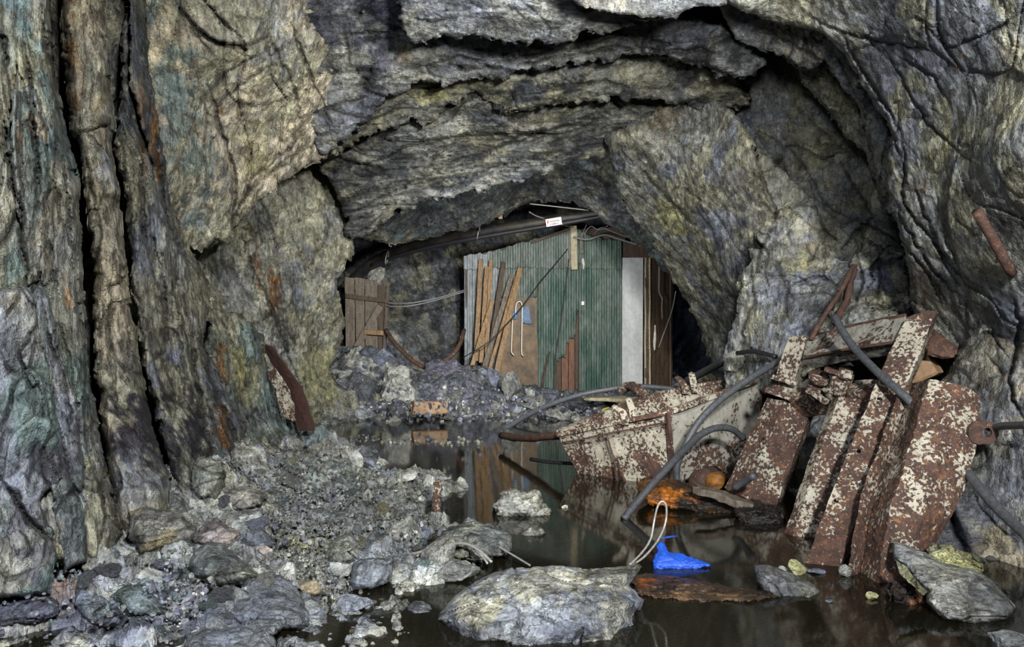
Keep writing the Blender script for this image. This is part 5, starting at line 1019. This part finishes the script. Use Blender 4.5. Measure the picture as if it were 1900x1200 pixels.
hose('short cut hose piece stuck in front of the left leg beam', [(1362, 905, 5.15), (1380, 894, 5.1), (1400, 881, 5.0)], .023, smooth_=None) if False else tag(tube('hose', [(1362, 905, 5.15), (1380, 894, 5.1), (1400, 881, 5.0)], .023, M['hose'], None, 12, 4), 'short cut hose piece stuck in front of the left leg beam', 'hose')
tag(tube('wire', [(1168, 1048, 3.62), (1190, 1026, 3.7), (1207, 1000, 3.76), (1214, 965, 3.8), (1220, 940, 3.8), (1228, 930, 3.8), (1236, 938, 3.8), (1235, 968, 3.8), (1222, 1000, 3.75), (1198, 1030, 3.66), (1174, 1048, 3.6)], .0052, M['wire'], None, 8, 8), 'bright steel wire bent into a loop above the boulder', 'wire')
tag(tube('wire', [(826, 988, 4.3), (850, 983, 4.25), (887, 990, 4.15), (924, 1013, 4.05), (961, 1035, 3.98), (984, 1049, 3.92)], .0055, M['wire_dull'], None, 6, 6), 'dull wire arching off the grey block towards the boulder', 'wire')
tag(tube('wire', [(752, 1030, 4.05), (780, 1024, 4.0), (806, 1014, 4.0), (858, 1008, 3.95), (887, 1020, 3.9), (913, 1043, 3.85)], .008, M['wire'], None, 6, 6), 'pale split wire lying over the broken stones by the bank', 'wire')
tag(tube('wire', [(880, 1018, 3.92), (895, 1032, 3.87), (905, 1046, 3.84)], .006, M['wire'], None, 6, 5), 'loose end strand beside the pale split wire', 'wire')
# ---------------------------------------------------------------- hero stones, timber and plastic in the water
def B(name, lb, cat, poly, Ym, T, *a, **k):
    ys = [p[1] for p in poly]; yb = max(ys); yc = (yb + min(ys)) / 2; bx = [p[0] for p in poly if p[1] > yb - .35 * (yb - min(ys))]
    Y0_ = Ym == 0
    if Ym == 0: Ym = (gpoint(sum(bx) / len(bx), yb - .06 * (yb - min(ys))).y + .05 * T) / (1 - k.get('tilt', 0) * (yb - yc) / F)
    if not Y0_ and 'mat' not in k: a = tuple(np.array(q) * 1.15 for q in a)
    if Y0_: a = (np.array(a[0]) * 1.12, np.array(a[1]) * 1.1) + tuple(np.array(q) * 1.3 for q in a[2:3]) + a[3:]
    a = (poly, Ym, T) + a
    o = body(name, *a, **k); tag(o, lb, cat); return o
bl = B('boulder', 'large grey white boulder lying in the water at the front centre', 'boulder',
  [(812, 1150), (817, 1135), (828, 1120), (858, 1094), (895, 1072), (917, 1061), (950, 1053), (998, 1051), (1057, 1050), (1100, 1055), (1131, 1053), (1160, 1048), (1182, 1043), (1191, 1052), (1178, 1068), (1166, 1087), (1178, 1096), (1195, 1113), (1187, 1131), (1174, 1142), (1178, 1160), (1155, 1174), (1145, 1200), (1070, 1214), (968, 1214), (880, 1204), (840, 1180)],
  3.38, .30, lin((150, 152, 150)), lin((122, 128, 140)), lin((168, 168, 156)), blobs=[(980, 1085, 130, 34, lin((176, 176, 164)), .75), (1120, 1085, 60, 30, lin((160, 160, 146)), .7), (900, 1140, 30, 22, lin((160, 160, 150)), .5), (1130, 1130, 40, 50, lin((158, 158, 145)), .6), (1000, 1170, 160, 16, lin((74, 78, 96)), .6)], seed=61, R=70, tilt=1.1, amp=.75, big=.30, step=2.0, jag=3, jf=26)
B('slab_stone', 'pointed pale grey slab of stone lying against the foot of the blade', 'stone',
  [(1656, 1003), (1678, 1009), (1719, 1024), (1747, 1043), (1804, 1054), (1829, 1068), (1845, 1081), (1886, 1125), (1870, 1150), (1800, 1160), (1750, 1150), (1719, 1117), (1717, 1106), (1722, 1098), (1703, 1081), (1676, 1048), (1659, 1037)],
  3.52, .10, lin((150, 152, 150)), lin((120, 124, 124)), blobs=[(1740, 1090, 50, 40, lin((186, 186, 184)), .8), (1690, 1060, 30, 30, lin((120, 122, 120)), .5), (1830, 1110, 30, 30, lin((120, 124, 122)), .6)], seed=62, R=22, tilt=1.3, amp=.5, big=.35, step=2.0, jag=2)
B('layered_stone', 'dark banded stone flake under the left point of the pale slab', 'stone', [(1660, 1036), (1680, 1050), (1704, 1080), (1722, 1098), (1714, 1106), (1690, 1085), (1668, 1062)], 3.42, .05, lin((84, 90, 98)), lin((150, 150, 120)), seed=63, R=10, step=1.6, big=.12, jag=2, tilt=1)
B('crusted_stone', 'stone with a pale yellow crust behind the pale slab', 'stone', [(1720, 1020), (1728, 1008), (1763, 1008), (1778, 1020), (1800, 1026), (1818, 1034), (1828, 1052), (1820, 1070), (1760, 1060), (1722, 1040)], 3.72, .09, lin((168, 168, 118)), lin((150, 150, 120)), seed=64, R=16, step=1.8, big=.10, amp=1.0, jag=4, jf=14, tilt=1, blobs=[(1740, 1010, 26, 12, lin((110, 114, 116)), .7)])
B('dark_clump', 'black wet clump of debris with tan flecks left of the pale slab', 'debris', [(1640, 1082), (1660, 1078), (1690, 1086), (1714, 1100), (1718, 1118), (1700, 1135), (1670, 1130), (1650, 1112)], 3.5, .07, lin((26, 24, 24)), lin((60, 44, 36)), lin((150, 110, 84)), seed=65, R=14, step=1.8, big=.06, amp=1.2, jag=5, jf=12, mat=M['wet_rock'])
B('flat_stone', 'grey lens shaped stone in the water left of the blade foot', 'stone', [(1400, 1050), (1418, 1048), (1437, 1050), (1462, 1059), (1500, 1078), (1526, 1098), (1505, 1116), (1470, 1118), (1424, 1108), (1404, 1080)], 3.68, .11, lin((118, 122, 132)), lin((112, 114, 118)), blobs=[(1500, 1095, 26, 16, lin((140, 140, 120)), .6)], seed=66, R=24, tilt=1.0, amp=.5, big=.2, step=1.8, jag=2)
B('white_stone', 'pale layered stone standing alone in the water below the trough', 'stone', [(913, 940), (918, 932), (928, 926), (926, 914), (938, 910), (946, 904), (958, 906), (968, 911), (982, 910), (994, 907), (1006, 913), (1006, 924), (1012, 934), (1026, 950), (1010, 962), (925, 960)], 5.2, .14, lin((176, 178, 170)), lin((150, 152, 144)), seed=67, R=12, tilt=.7, amp=.6, big=.16, step=1.5, jag=4, jf=12, lam=1.0)
B('pebble', 'small pointed grey stone in the water below the pale layered stone', 'stone', [(966, 994), (972, 984), (984, 976), (994, 982), (1004, 978), (1012, 988), (1004, 998), (980, 1000)], 4.62, .05, lin((130, 132, 128)), lin((100, 104, 104)), seed=68, R=9, step=1.3, big=.08, jag=2, jf=10)
B('flooded_block', 'broad grey block at the water edge right of the rusty post', 'stone', [(812, 1000), (822, 984), (848, 972), (880, 967), (925, 976), (946, 990), (952, 1012), (940, 1030), (900, 1044), (850, 1040), (820, 1020)], 0, .2, lin((116, 122, 118)), lin((104, 108, 108)), lin((140, 142, 130)), seed=69, R=30, tilt=1.5, amp=.7, big=.2, step=1.8, jag=4, jf=16)
B('box_stone', 'square cut grey stone with a ledge on top at the water edge', 'stone', [(648, 1080), (656, 1044), (668, 1036), (715, 1034), (730, 1026), (733, 1040), (728, 1062), (720, 1082), (690, 1094), (655, 1096)], 0, .14, lin((112, 118, 126)), lin((100, 106, 114)), seed=70, R=14, tilt=.7, amp=.35, big=.3, step=1.8, jag=2)
B('slab_stone', 'large rounded blue grey slab at the front of the left bank', 'stone', [(404, 1158), (402, 1130), (425, 1098), (448, 1090), (452, 1070), (470, 1062), (520, 1066), (545, 1080), (560, 1105), (574, 1135), (580, 1162), (550, 1172), (470, 1168)], 0, .2, lin((110, 116, 134)), lin((108, 114, 122)), seed=71, R=36, tilt=1.4, amp=.6, big=.3, step=2, jag=4, jf=22)
B('slab_stone', 'broken flat slab at the very bottom left of the water', 'stone', [(340, 1225), (345, 1175), (380, 1165), (440, 1160), (470, 1146), (524, 1148), (524, 1166), (508, 1180), (512, 1200), (505, 1225)], 0, .18, lin((118, 122, 128)), lin((104, 110, 118)), seed=72, R=20, tilt=1.5, amp=.6, big=.2, step=2, jag=4, jf=18)
B('slab_stone', 'long bluish slab lying at the foot of the left wall', 'stone', [(138, 1120), (143, 1090), (165, 1092), (195, 1105), (225, 1130), (240, 1150), (225, 1168), (180, 1160), (150, 1140)], 0, .12, lin((104, 112, 136)), lin((96, 104, 116)), seed=73, R=20, tilt=1.2, amp=.6, big=.25, step=2, jag=4, jf=18)
B('slab_stone', 'greenish slab behind the bluish one under the left wall', 'stone', [(205, 1105), (225, 1085), (262, 1080), (285, 1098), (300, 1120), (312, 1138), (285, 1145), (240, 1140)], 0, .14, lin((104, 114, 118)), lin((92, 104, 108)), seed=74, R=22, tilt=1.2, amp=.6, big=.2, step=2, jag=4, jf=18)
B('slab_stone', 'low purple slab in the bottom left corner', 'stone', [(-20, 1150), (-10, 1118), (40, 1108), (95, 1104), (112, 1120), (108, 1142), (60, 1156), (0, 1160)], 0, .13, lin((94, 92, 120)), lin((84, 88, 104)), seed=75, R=18, tilt=1.4, amp=.5, big=.25, step=2, jag=4, jf=18)
B('slab_stone', 'leaning dark slab at the base of the stained wall', 'stone', [(238, 1000), (240, 950), (262, 938), (300, 944), (345, 955), (366, 985), (352, 1008), (310, 1020), (270, 1026)], 0, .16, lin((106, 106, 106)), lin((90, 92, 98)), lin((128, 120, 98)), seed=76, R=26, tilt=.8, amp=.6, big=.25, step=2, jag=5, jf=22)
B('wedge_stone', 'pinkish wedge shaped stone on the left bank', 'stone', [(356, 1008), (368, 985), (385, 966), (400, 960), (425, 975), (452, 990), (440, 1004), (430, 1016), (390, 1018)], 0, .14, lin((146, 138, 138)), lin((126, 124, 122)), seed=77, R=16, tilt=.9, amp=.6, big=.2, step=1.8, jag=3, jf=14)
B('large_stone', 'large smooth grey green stone below the wedge stone', 'stone', [(346, 1050), (360, 1020), (385, 1004), (415, 1008), (440, 1030), (470, 1050), (482, 1070), (450, 1086), (400, 1088), (360, 1072)], 0, .2, lin((122, 128, 122)), lin((110, 116, 116)), seed=78, R=34, tilt=1.1, amp=.5, big=.3, step=1.8, jag=3, jf=18)
B('pyramid_stone', 'grey pyramid shaped stone in the middle of the left bank', 'stone', [(600, 1030), (614, 1004), (635, 992), (650, 987), (664, 1004), (680, 1030), (668, 1046), (630, 1052), (606, 1046)], 0, .15, lin((128, 132, 126)), lin((108, 112, 110)), seed=79, R=24, tilt=.9, amp=.6, big=.22, step=1.8, jag=2, jf=14)
B('flat_stone', 'pale pinkish flat stone on the upper left bank', 'stone', [(396, 925), (420, 908), (452, 900), (480, 908), (496, 920), (484, 936), (450, 948), (412, 942)], 0, .16, lin((152, 148, 146)), lin((130, 130, 124)), seed=80, R=18, tilt=1.4, amp=.6, big=.2, step=1.8, jag=3, jf=14)
B('large_stone', 'upright pale boulder at the foot of the stained left wall', 'boulder', [(354, 905), (356, 870), (366, 850), (385, 846), (410, 852), (420, 880), (414, 910), (400, 924), (370, 928)], 0, .2, lin((130, 134, 126)), lin((116, 122, 122)), seed=81, R=26, tilt=.6, amp=.6, big=.25, step=1.8, jag=4, jf=18)
B('round_stone', 'smooth rounded stone in the water left of the large boulder', 'stone', [(742, 1140), (748, 1124), (768, 1114), (795, 1118), (818, 1126), (828, 1145), (810, 1168), (765, 1168), (745, 1156)], 3.45, .11, lin((108, 112, 122)), lin((98, 102, 112)), seed=82, R=26, tilt=.9, amp=.4, big=.2, step=1.8, jag=2)
# timber in the water
B('rotten_timber', 'wet rotten timber with orange stains lying in front of the trough', 'timber', [(1178, 905), (1186, 888), (1215, 880), (1262, 892), (1300, 905), (1360, 915), (1410, 930), (1450, 942), (1455, 962), (1400, 966), (1330, 962), (1260, 946), (1200, 936)], 5.35, .13, lin((50, 42, 34)), lin((44, 38, 32)), lin((96, 62, 30)), blobs=[(1235, 915, 45, 20, lin((190, 116, 40)), .9), (1280, 925, 26, 10, lin((150, 86, 40)), .8)], seed=91, axis=(1, 0, -.2), stretch=5, amp=.7, big=.12, R=18, tilt=1.2, step=1.8, jag=4, jf=20, mat=M['wet_rock'])
tag(box_pts('splintered_plank', (1290, 906, 5.15), (1392, 940, 5.0), .10, .05, M['wood_grey'], None, seg=10, seed=4, wob=.01, chip=.08), 'splintered plank lying along the rotten timber', 'plank')
B('black_timber', 'black waterlogged timber end under the left leg beam', 'timber', [(1362, 940), (1400, 934), (1444, 938), (1458, 955), (1450, 985), (1420, 996), (1380, 978), (1364, 960)], 4.95, .12, lin((24, 22, 22)), lin((38, 32, 28)), seed=92, axis=(1, 0, 0), stretch=4, amp=.8, big=.08, R=16, tilt=1, step=1.8, jag=4, jf=12, mat=M['wet_rock'])
B('sunken_plank', 'sunken brown plank beside the boulder with a wet black edge', 'plank', [(1172, 1078), (1180, 1064), (1230, 1066), (1290, 1075), (1350, 1086), (1420, 1096), (1446, 1106), (1400, 1116), (1300, 1116), (1220, 1110), (1180, 1102)], 3.66, .05, lin((84, 62, 44)), lin((58, 46, 36)), blobs=[(1210, 1076, 30, 8, lin((150, 84, 36)), .8), (1340, 1104, 90, 10, lin((120, 96, 70)), .6)], seed=93, axis=(1, 0, 0), stretch=6, amp=.5, big=.08, R=14, tilt=2.6, step=1.8, jag=3, jf=14, mat=M['wet_rock'])
B('blue_plastic', 'torn bright blue plastic sheet sticking out of the water', 'plastic sheet', [(1211, 1042), (1214, 1032), (1220, 1022), (1218, 1012), (1224, 1003), (1231, 1006), (1242, 1024), (1260, 1025), (1277, 1031), (1300, 1039), (1321, 1048), (1290, 1056), (1215, 1056)], 4.02, .035, BG, BG, seed=94, axis=(1, 0, .4), stretch=2, amp=.28, big=.12, lam=.3, R=12, tilt=.8, step=1.2, jag=2, jf=8, mat=M['blue'], cr=0)
tag(sheet('plastic_shred', [[(1226, 998, 4.25), (1254, 994, 4.3)], [(1228, 1000, 4.25), (1254, 997, 4.3)]], M['blue'], None, 1, 6, .004, .003), 'small blue plastic shred floating above the torn sheet', 'plastic')

# ---------------------------------------------------------------- counted stones of the bank, heap and stream
for a in [(478, 506, 892, 917, 'blue', 'small round grey stone beside the pale pinkish flat stone'), (451, 511, 980, 1015, 'dark', 'dark rounded stone beside the wedge stone'), (476, 508, 1010, 1032, 'pink', 'small pale stone under the dark rounded stone'),
          (525, 575, 995, 1025, 'olive', 'low olive stone left of the pyramid stone'), (580, 604, 997, 1018, 'grey', 'small cube like stone touching the pyramid stone'), (716, 785, 958, 1014, 'grey', 'grey chunk on the bank left of the rusty post'),
          (768, 800, 976, 1004, 'blue', 'small bluish stone at the foot of the rusty post'), (598, 655, 1044, 1074, 'pale', 'pale flat stone wedged left of the square cut stone'), (555, 600, 1075, 1106, 'brown', 'brownish rounded stone at the water edge'),
          (620, 692, 1109, 1136, 'blue', 'flat bluish stone in the shallow water below the square cut stone'), (728, 768, 1042, 1063, 'grey', 'small wet stone right of the square cut stone'), (766, 810, 1035, 1058, 'teal', 'greenish stone between the square cut stone and the broken grey blocks'),
          (780, 848, 990, 1052, 'grey', 'broken grey block with white lines under the split wire'), (807, 892, 1038, 1082, 'grey', 'dark veined block in the water behind the large boulder'), (283, 370, 1107, 1136, 'purple', 'pale banded purple stone in the lower left bank'),
          (1458, 1498, 1037, 1070, 'yellow', 'pale yellow stone above the lens shaped stone'), (1440, 1462, 1050, 1066, 'grey', 'tiny grey stone left of the pale yellow stone'), (1498, 1532, 1056, 1067, 'blue', 'thin flat stone right of the pale yellow stone'), (1556, 1582, 1045, 1072, 'pale', 'grey chip at the foot of the blade'),
          (1605, 1630, 1097, 1114, 'yellow', 'small pale yellow stone alone in the water'), (1532, 1546, 1112, 1118, 'blue', 'tiny wet pebble in front of the blade'), (1840, 1915, 1172, 1215, 'grey', 'grey stone in the bottom right corner'),
          (758, 778, 860, 885, 'grey', 'grey stone on the far edge of the bank'), (735, 776, 870, 894, 'pale', 'pale rounded block at the far edge of the bank'), (785, 808, 880, 902, 'pale', 'pale pointed stone beside the top of the rusty post'), (676, 700, 848, 868, 'blue', 'bluish stone at the back edge of the bank'),
          (632, 655, 826, 850, 'pale', 'pale pointed stone at the back of the bank'), (648, 676, 834, 866, 'pale', 'pale ragged stone behind the bank crest'), (665, 695, 832, 850, 'dark', 'dark wet stone in the water behind the bank'), (560, 605, 788, 826, 'teal', 'greenish slab at the foot of the bent beam'), (700, 722, 1050, 1072, 'grey', 'small stone in the gap by the square cut stone'),
          (340, 395, 1040, 1080, 'blue', 'bluish stone left of the large smooth stone'), (150, 215, 1000, 1060, 'grey', 'grey block leaning on the foot of the left wall'), (110, 146, 930, 968, 'pink', 'pale block stuck at the foot of the left wall'), (225, 262, 1128, 1156, 'dark', 'dark stone between the slabs at lower left'),
          (1015, 1060, 935, 952, 'white', 'tiny white stone in the water right of the layered stone'),
          (1042, 1054, 936, 944, 'white', 'white fleck of stone in the open water')]:
    if a[0] == 1015: continue
    o = stone(*a[:5], label=a[5], seed=11); o.color = [min(1, c * 1.25) for c in o.color[:3]] + [1]
for a in [(699, 768, 678, 758, 'pale', 'big pale ridged rock on the left of the far heap'), (765, 887, 664, 728, 'purple', 'big dark mound of rock in the middle of the far heap'), (668, 702, 640, 668, 'dark', 'dark stone below the plank door'), (686, 726, 648, 676, 'blue', 'bluish block right of the plank door foot'),
          (926, 971, 688, 738, 'grey', 'upright stone with a white face before the plywood'), (882, 908, 684, 714, 'blue', 'bluish stone left of the planks foot'), (898, 926, 682, 728, 'blue', 'tall stone at the foot of the leaning planks'), (849, 892, 704, 748, 'purple', 'ribbed purple stone in the far heap'),
          (883, 918, 722, 752, 'dark', 'dark stone under the ribbed purple stone'), (994, 1042, 720, 748, 'dark', 'dark pointed stone under the green sheet'), (960, 1016, 733, 764, 'grey', 'grey stone in front of the plywood by the hose'), (814, 839, 758, 780, 'grey', 'round stone right of the timber block'),
          (682, 716, 727, 750, 'olive', 'olive stone above the far water edge'), (767, 784, 766, 779, 'white', 'white block at the water edge below the timber block'), (973, 993, 720, 737, 'pale', 'small pale stone before the plywood'), (649, 671, 670, 688, 'olive', 'olive chip in the upper left of the heap'),
          (640, 690, 690, 760, 'dark', 'dark rock filling the left end of the heap'), (720, 765, 740, 778, 'dark', 'dark stone left of the timber block'), (1045, 1105, 735, 772, 'dark', 'flat dark stone under the long hose'), (1100, 1150, 745, 775, 'dark', 'flat dark stone behind the trough tip'), (1010, 1060, 755, 780, 'grey', 'grey wedge at the far water edge'),
          (1150, 1215, 735, 760, 'olive', 'olive flat stone behind the trough'), (1215, 1262, 722, 745, 'grey', 'grey stone below the dark side of the hut'), (1290, 1345, 690, 720, 'olive', 'olive chunk under the right slab')]:
    stone(*a[:5], label=a[5], seed=23, base=None if a[3] > 735 else (11.2 if a[0] < 760 else 11.5), rough=.09)
tag(box_pts('yellow_scrap', (1112, 768, 9.8), (1132, 757, 9.9), .05, .05, M['yellow'], None, seg=4, wob=.02, seed=2), 'scrap of yellow plastic in the rubble behind the trough', 'plastic scrap')
tag(box_pts('flat_board', (1100, 738, 10.4), (1180, 742, 9.9), .35, .04, M['wood_pale'], None, seg=6, seed=6), 'olive grey board lying below the hut behind the trough', 'board')

protos = [rock_mesh('stone', 300 + i, 2, (1, .8 + .1 * (i % 3), .55 + .12 * (i % 4)), None, 11) for i in range(14)]
rnd = random.Random(5)
MARKS = [('wedge stone', 405, 990), ('dark rounded stone', 480, 1000), ('large smooth stone', 415, 1045), ('pyramid stone', 640, 1020), ('square cut stone', 690, 1060), ('blue grey slab', 490, 1120), ('rusty post', 812, 935), ('pale pinkish flat stone', 445, 925),
         ('upright pale boulder', 387, 885), ('bent red beam', 570, 790), ('leaning dark slab', 305, 980), ('bluish wall slab', 190, 1130), ('greenish slab', 260, 1110), ('purple corner slab', 50, 1135), ('banded purple stone', 326, 1122), ('broken flat slab', 435, 1180),
         ('timber block', 796, 757), ('plank door', 682, 650), ('pale ridged rock', 733, 718), ('dark mound', 826, 695), ('leaning planks', 905, 690), ('upright white faced stone', 948, 712), ('plywood patch', 965, 725), ('long grey hose', 1060, 745), ('ribbed purple stone', 870, 725),
         ('trough tip', 1040, 800), ('hut door', 1173, 715), ('hooked trough lugs', 1160, 760), ('dark far opening', 1280, 700), ('large front boulder', 900, 1120), ('round wet stone', 784, 1140), ('flat bluish shallow stone', 656, 1122), ('crusted stone', 1770, 1035), ('eye lug', 1830, 802), ('brownish edge stone', 577, 1090), ('broken grey block', 812, 1020), ('olive low stone', 550, 1010), ('far edge block', 755, 882)]
NEARS = []
def near(o, x, y, spx, tone, group, label):
    """remember where the stone lies; its label is written once all are down"""
    NEARS.append((o, x, y, spx, tone, group))
def name_stones():
    keys = {}
    for (o, x, y, spx, tone, group) in NEARS:
        m = min(MARKS, key=lambda q: math.hypot(q[1] - x, (q[2] - y) * 1.3)); dx, dy = x - m[1], y - m[2]
        side = ('right of' if dx > 0 else 'left of') if abs(dx) > abs(dy) * 1.2 else ('in front of' if dy > 0 else 'behind')
        tn = {'blue': 'bluish', 'teal': 'greenish', 'purple': 'purplish'}.get(tone, tone)
        keys.setdefault((m[0], side, tn), []).append((math.hypot(dx, dy), o, 'small' if spx < 26 else 'medium', group))
    for (mk, side, tn), L in keys.items():
        for i, (dd_, o, sz, group) in enumerate(sorted(L, key=lambda q: q[0])):
            od = ['nearest', 'second nearest', 'third nearest', 'fourth nearest', 'fifth nearest', 'sixth nearest', 'seventh nearest', 'eighth nearest', 'ninth nearest', 'tenth nearest', 'eleventh nearest', 'twelfth nearest', 'outermost'][min(i, 12)]
            tag(o, '%s %s rubble stone %s the %s' % (sz, tn, side, mk) if len(L) == 1 else '%s %s rubble stone, %s %s the %s' % (sz, tn, od, side, mk), 'stone', group)
def scatter(n, px_range, py_range, size, tones, group, label, ok, zoff=.12):
    k = 0; tries = 0
    while k < n and tries < n * 40:
        tries += 1
        x, y = rnd.uniform(*px_range), rnd.uniform(*py_range)
        if not ok(x, y): continue
        g = gpoint(x, y); s = size[0] * (size[1] / size[0]) ** (rnd.random() ** 1.7) / F * g.y
        o = link('stone', rnd.choice(protos)); o.scale = (s, s * rnd.uniform(.7, 1.1), s * rnd.uniform(.6, 1.0)); o.rotation_euler = (rnd.uniform(-.5, .5), rnd.uniform(-.5, .5), rnd.uniform(0, 6.3))
        zz = float(ground(g.x, g.y)) if y else 0
        o.location = (g.x, g.y, g.z + s * zoff)
        tone_ = rnd.choice(tones); c = lin(SC[tone_]) * rnd.uniform(.9, 1.5); o.color = (*c, 1)
        near(o, x, y, s / g.y * F, tone_, group, label); k += 1
bank = [(380, 850), (470, 830), (560, 800), (620, 830), (700, 870), (800, 895), (800, 960), (790, 1020), (700, 1080), (600, 1120), (540, 1165), (380, 1185), (130, 1150), (200, 1060), (340, 1010), (360, 900)]
inb = inpoly(bank)
A = 'rubble'
scatter(85, (340, 810), (840, 1100), (13, 46), ['grey', 'grey', 'blue', 'pale', 'teal', 'olive', 'dark'], 'rubble stones of the left bank', 'small angular grey stone among the rubble of the left bank', lambda x, y: inb(x, y))
scatter(36, (60, 520), (1040, 1180), (18, 56), ['blue', 'purple', 'teal', 'dark', 'grey'], 'rubble stones at the lower left', 'small bluish stone among the rubble below the left wall', lambda x, y: True)
heap = inpoly([(622, 660), (700, 650), (760, 680), (830, 670), (900, 700), (1000, 730), (1130, 735), (1130, 782), (690, 784), (640, 720)])
scatter(62, (620, 1130), (650, 784), (13, 36), ['dark', 'blue', 'grey', 'purple', 'dark', 'pale'], 'rubble stones of the far heap', 'small dark grey stone among the rubble before the hut', heap)
scatter(14, (560, 760), (1090, 1180), (10, 24), ['brown', 'grey', 'pale', 'blue'], 'stones in the shallows', 'small stone in the shallow water at the front', lambda x, y: x > 560 + (1180 - y) * .3, .0)
scatter(14, (1100, 1340), (700, 760), (14, 36), ['grey', 'olive', 'dark'], 'stones behind the trough', 'small stone in the rubble behind the trough', lambda x, y: y < 775 - (x - 1100) * .25)
scatter(9, (1690, 1880), (1020, 1110), (10, 24), ['grey', 'blue', 'dark'], 'stones at the foot of the buttress', 'small stone at the foot of the right buttress', lambda x, y: True)
def chips_stuff(name, label, n, xr, yr, size, tones, ok, seed, z0=None):
    """stone chips too small to pick apart, joined"""
    rs = np.random.RandomState(seed); V0, F0 = ico(1); got = 0; Vs = []; Fs_ = []; Cs = []
    while got < n:
        x = rs.uniform(*xr, n * 2); y = rs.uniform(*yr, n * 2); k = ok(x, y); x, y = x[k][:n - got], y[k][:n - got]
        Yg = F / (y - CY)
        for _ in range(4): zg = ground((x - CX) / F * Yg, Yg); zg = np.maximum(zg, 0) if z0 is None else zg * 0 + z0; Yg = (CAMZ - zg) * F / (y - CY)
        Yg = np.minimum(Yg, 13); Xg = (x - CX) / F * Yg; s = (size[0] * (size[1] / size[0]) ** (rs.rand(len(x)) ** 1.6) / 2 / F * Yg)
        sc3 = rs.uniform(.5, 1.2, (len(x), 3)) * s[:, None]; jit = rs.uniform(.7, 1.25, (len(x), len(V0), 1))
        P3 = V0[None] * jit * sc3[:, None] + np.stack([Xg, Yg, zg + s * .25], 1)[:, None]
        Vs.append(P3.reshape(-1, 3)); Fs_.append((F0[None] + (got + np.arange(len(x)))[:, None, None] * len(V0)).reshape(-1, 3)); got += len(x)
        base = np.array([lin(SC[t]) for t in tones])[rs.randint(len(tones), size=len(x))] * rs.uniform(.75, 1.6, (len(x), 1))
        Cs.append(np.repeat(base, len(V0), 0))
    tag(link(name, mesh_np(name, np.concatenate(Vs), np.concatenate(Fs_), M['rock'], np.concatenate(Cs), smooth=False)), label, 'stone chips', kind='stuff')
ip = lambda poly: (lambda x, y: sdist(x, y, poly) > 0)
chips_stuff('stone_chips', 'loose stone chips strewn over the left bank', 900, (300, 815), (815, 1170), (5, 15), ['grey', 'pale', 'blue', 'pale', 'dark'], ip(bank), 1)
chips_stuff('stone_chips', 'dark stone chips strewn over the far heap', 900, (620, 1340), (650, 784), (4, 14), ['grey', 'dark', 'blue', 'purple', 'pale'], lambda x, y: sdist(x, y, [(622, 660), (700, 650), (760, 680), (830, 670), (900, 700), (1000, 730), (1130, 735), (1330, 700), (1340, 730), (1130, 784), (690, 784), (640, 720)]) > 0, 2)
chips_stuff('pebble_line', 'line of small pebbles breaking the surface of the far water', 150, (600, 900), (800, 840), (3, 11), ['grey', 'olive', 'pale', 'dark'], lambda x, y: (np.abs(y - 818 - 4 * np.sin(x / 40)) < 8) & (x > 560 + (y - 795) * 3), 3, 0.0)
chips_stuff('stone_chips', 'bluish stone chips below the left wall', 260, (0, 520), (1030, 1195), (5, 18), ['blue', 'purple', 'teal', 'grey'], lambda x, y: x > -1, 4)
chips_stuff('bed_gravel', 'brown gravel on the bed of the shallow water', 900, (520, 1500), (1090, 1230), (6, 26), ['brown', 'olive', 'yellow', 'grey'], lambda x, y: x > 500, 5, -.16)
name_stones()
# gravel: nobody could count it
V0, F0 = ico(1); Vs = []; Fss = []; cnt = 0; rs = np.random.RandomState(3)
while cnt < 3000:
    n = 4000; x = rs.uniform(300, 815, n); y = rs.uniform(815, 1150, n); Yg = 1.0 * F / (y - CY)
    ok = sdist(x, y, bank) > 0
    x, y, Yg = x[ok], y[ok], Yg[ok]
    for _ in range(3): Xg = (x - CX) / F * Yg; zg = ground(Xg, Yg); Yg = (CAMZ - zg) * F / (y - CY)
    Xg = (x - CX) / F * Yg; zg = ground(Xg, Yg)
    s = rs.uniform(1.2, 4.5, len(x)) ** 1.0 / F * Yg
    sc3 = rs.uniform(.5, 1.2, (len(x), 3)) * s[:, None]
    jit = rs.uniform(.8, 1.2, (len(x), len(V0), 1))
    P3 = V0[None] * jit * sc3[:, None] + np.stack([Xg, Yg, zg + .01 * rs.uniform(-.5, 1.5, len(x))], 1)[:, None]
    Vs.append(P3.reshape(-1, 3)); Fss.append((F0[None] + (cnt + np.arange(len(x)))[:, None, None] * len(V0)).reshape(-1, 3)); cnt += len(x)
gm = mesh_np('gravel', np.concatenate(Vs), np.concatenate(Fss), M['rock'], np.repeat(lin((118, 122, 120))[None] * rs.uniform(.5, 1.6, (cnt, 1)), len(V0), 0), smooth=False)
tag(link('gravel', gm), 'fine grey gravel covering the left bank', 'gravel', kind='stuff')
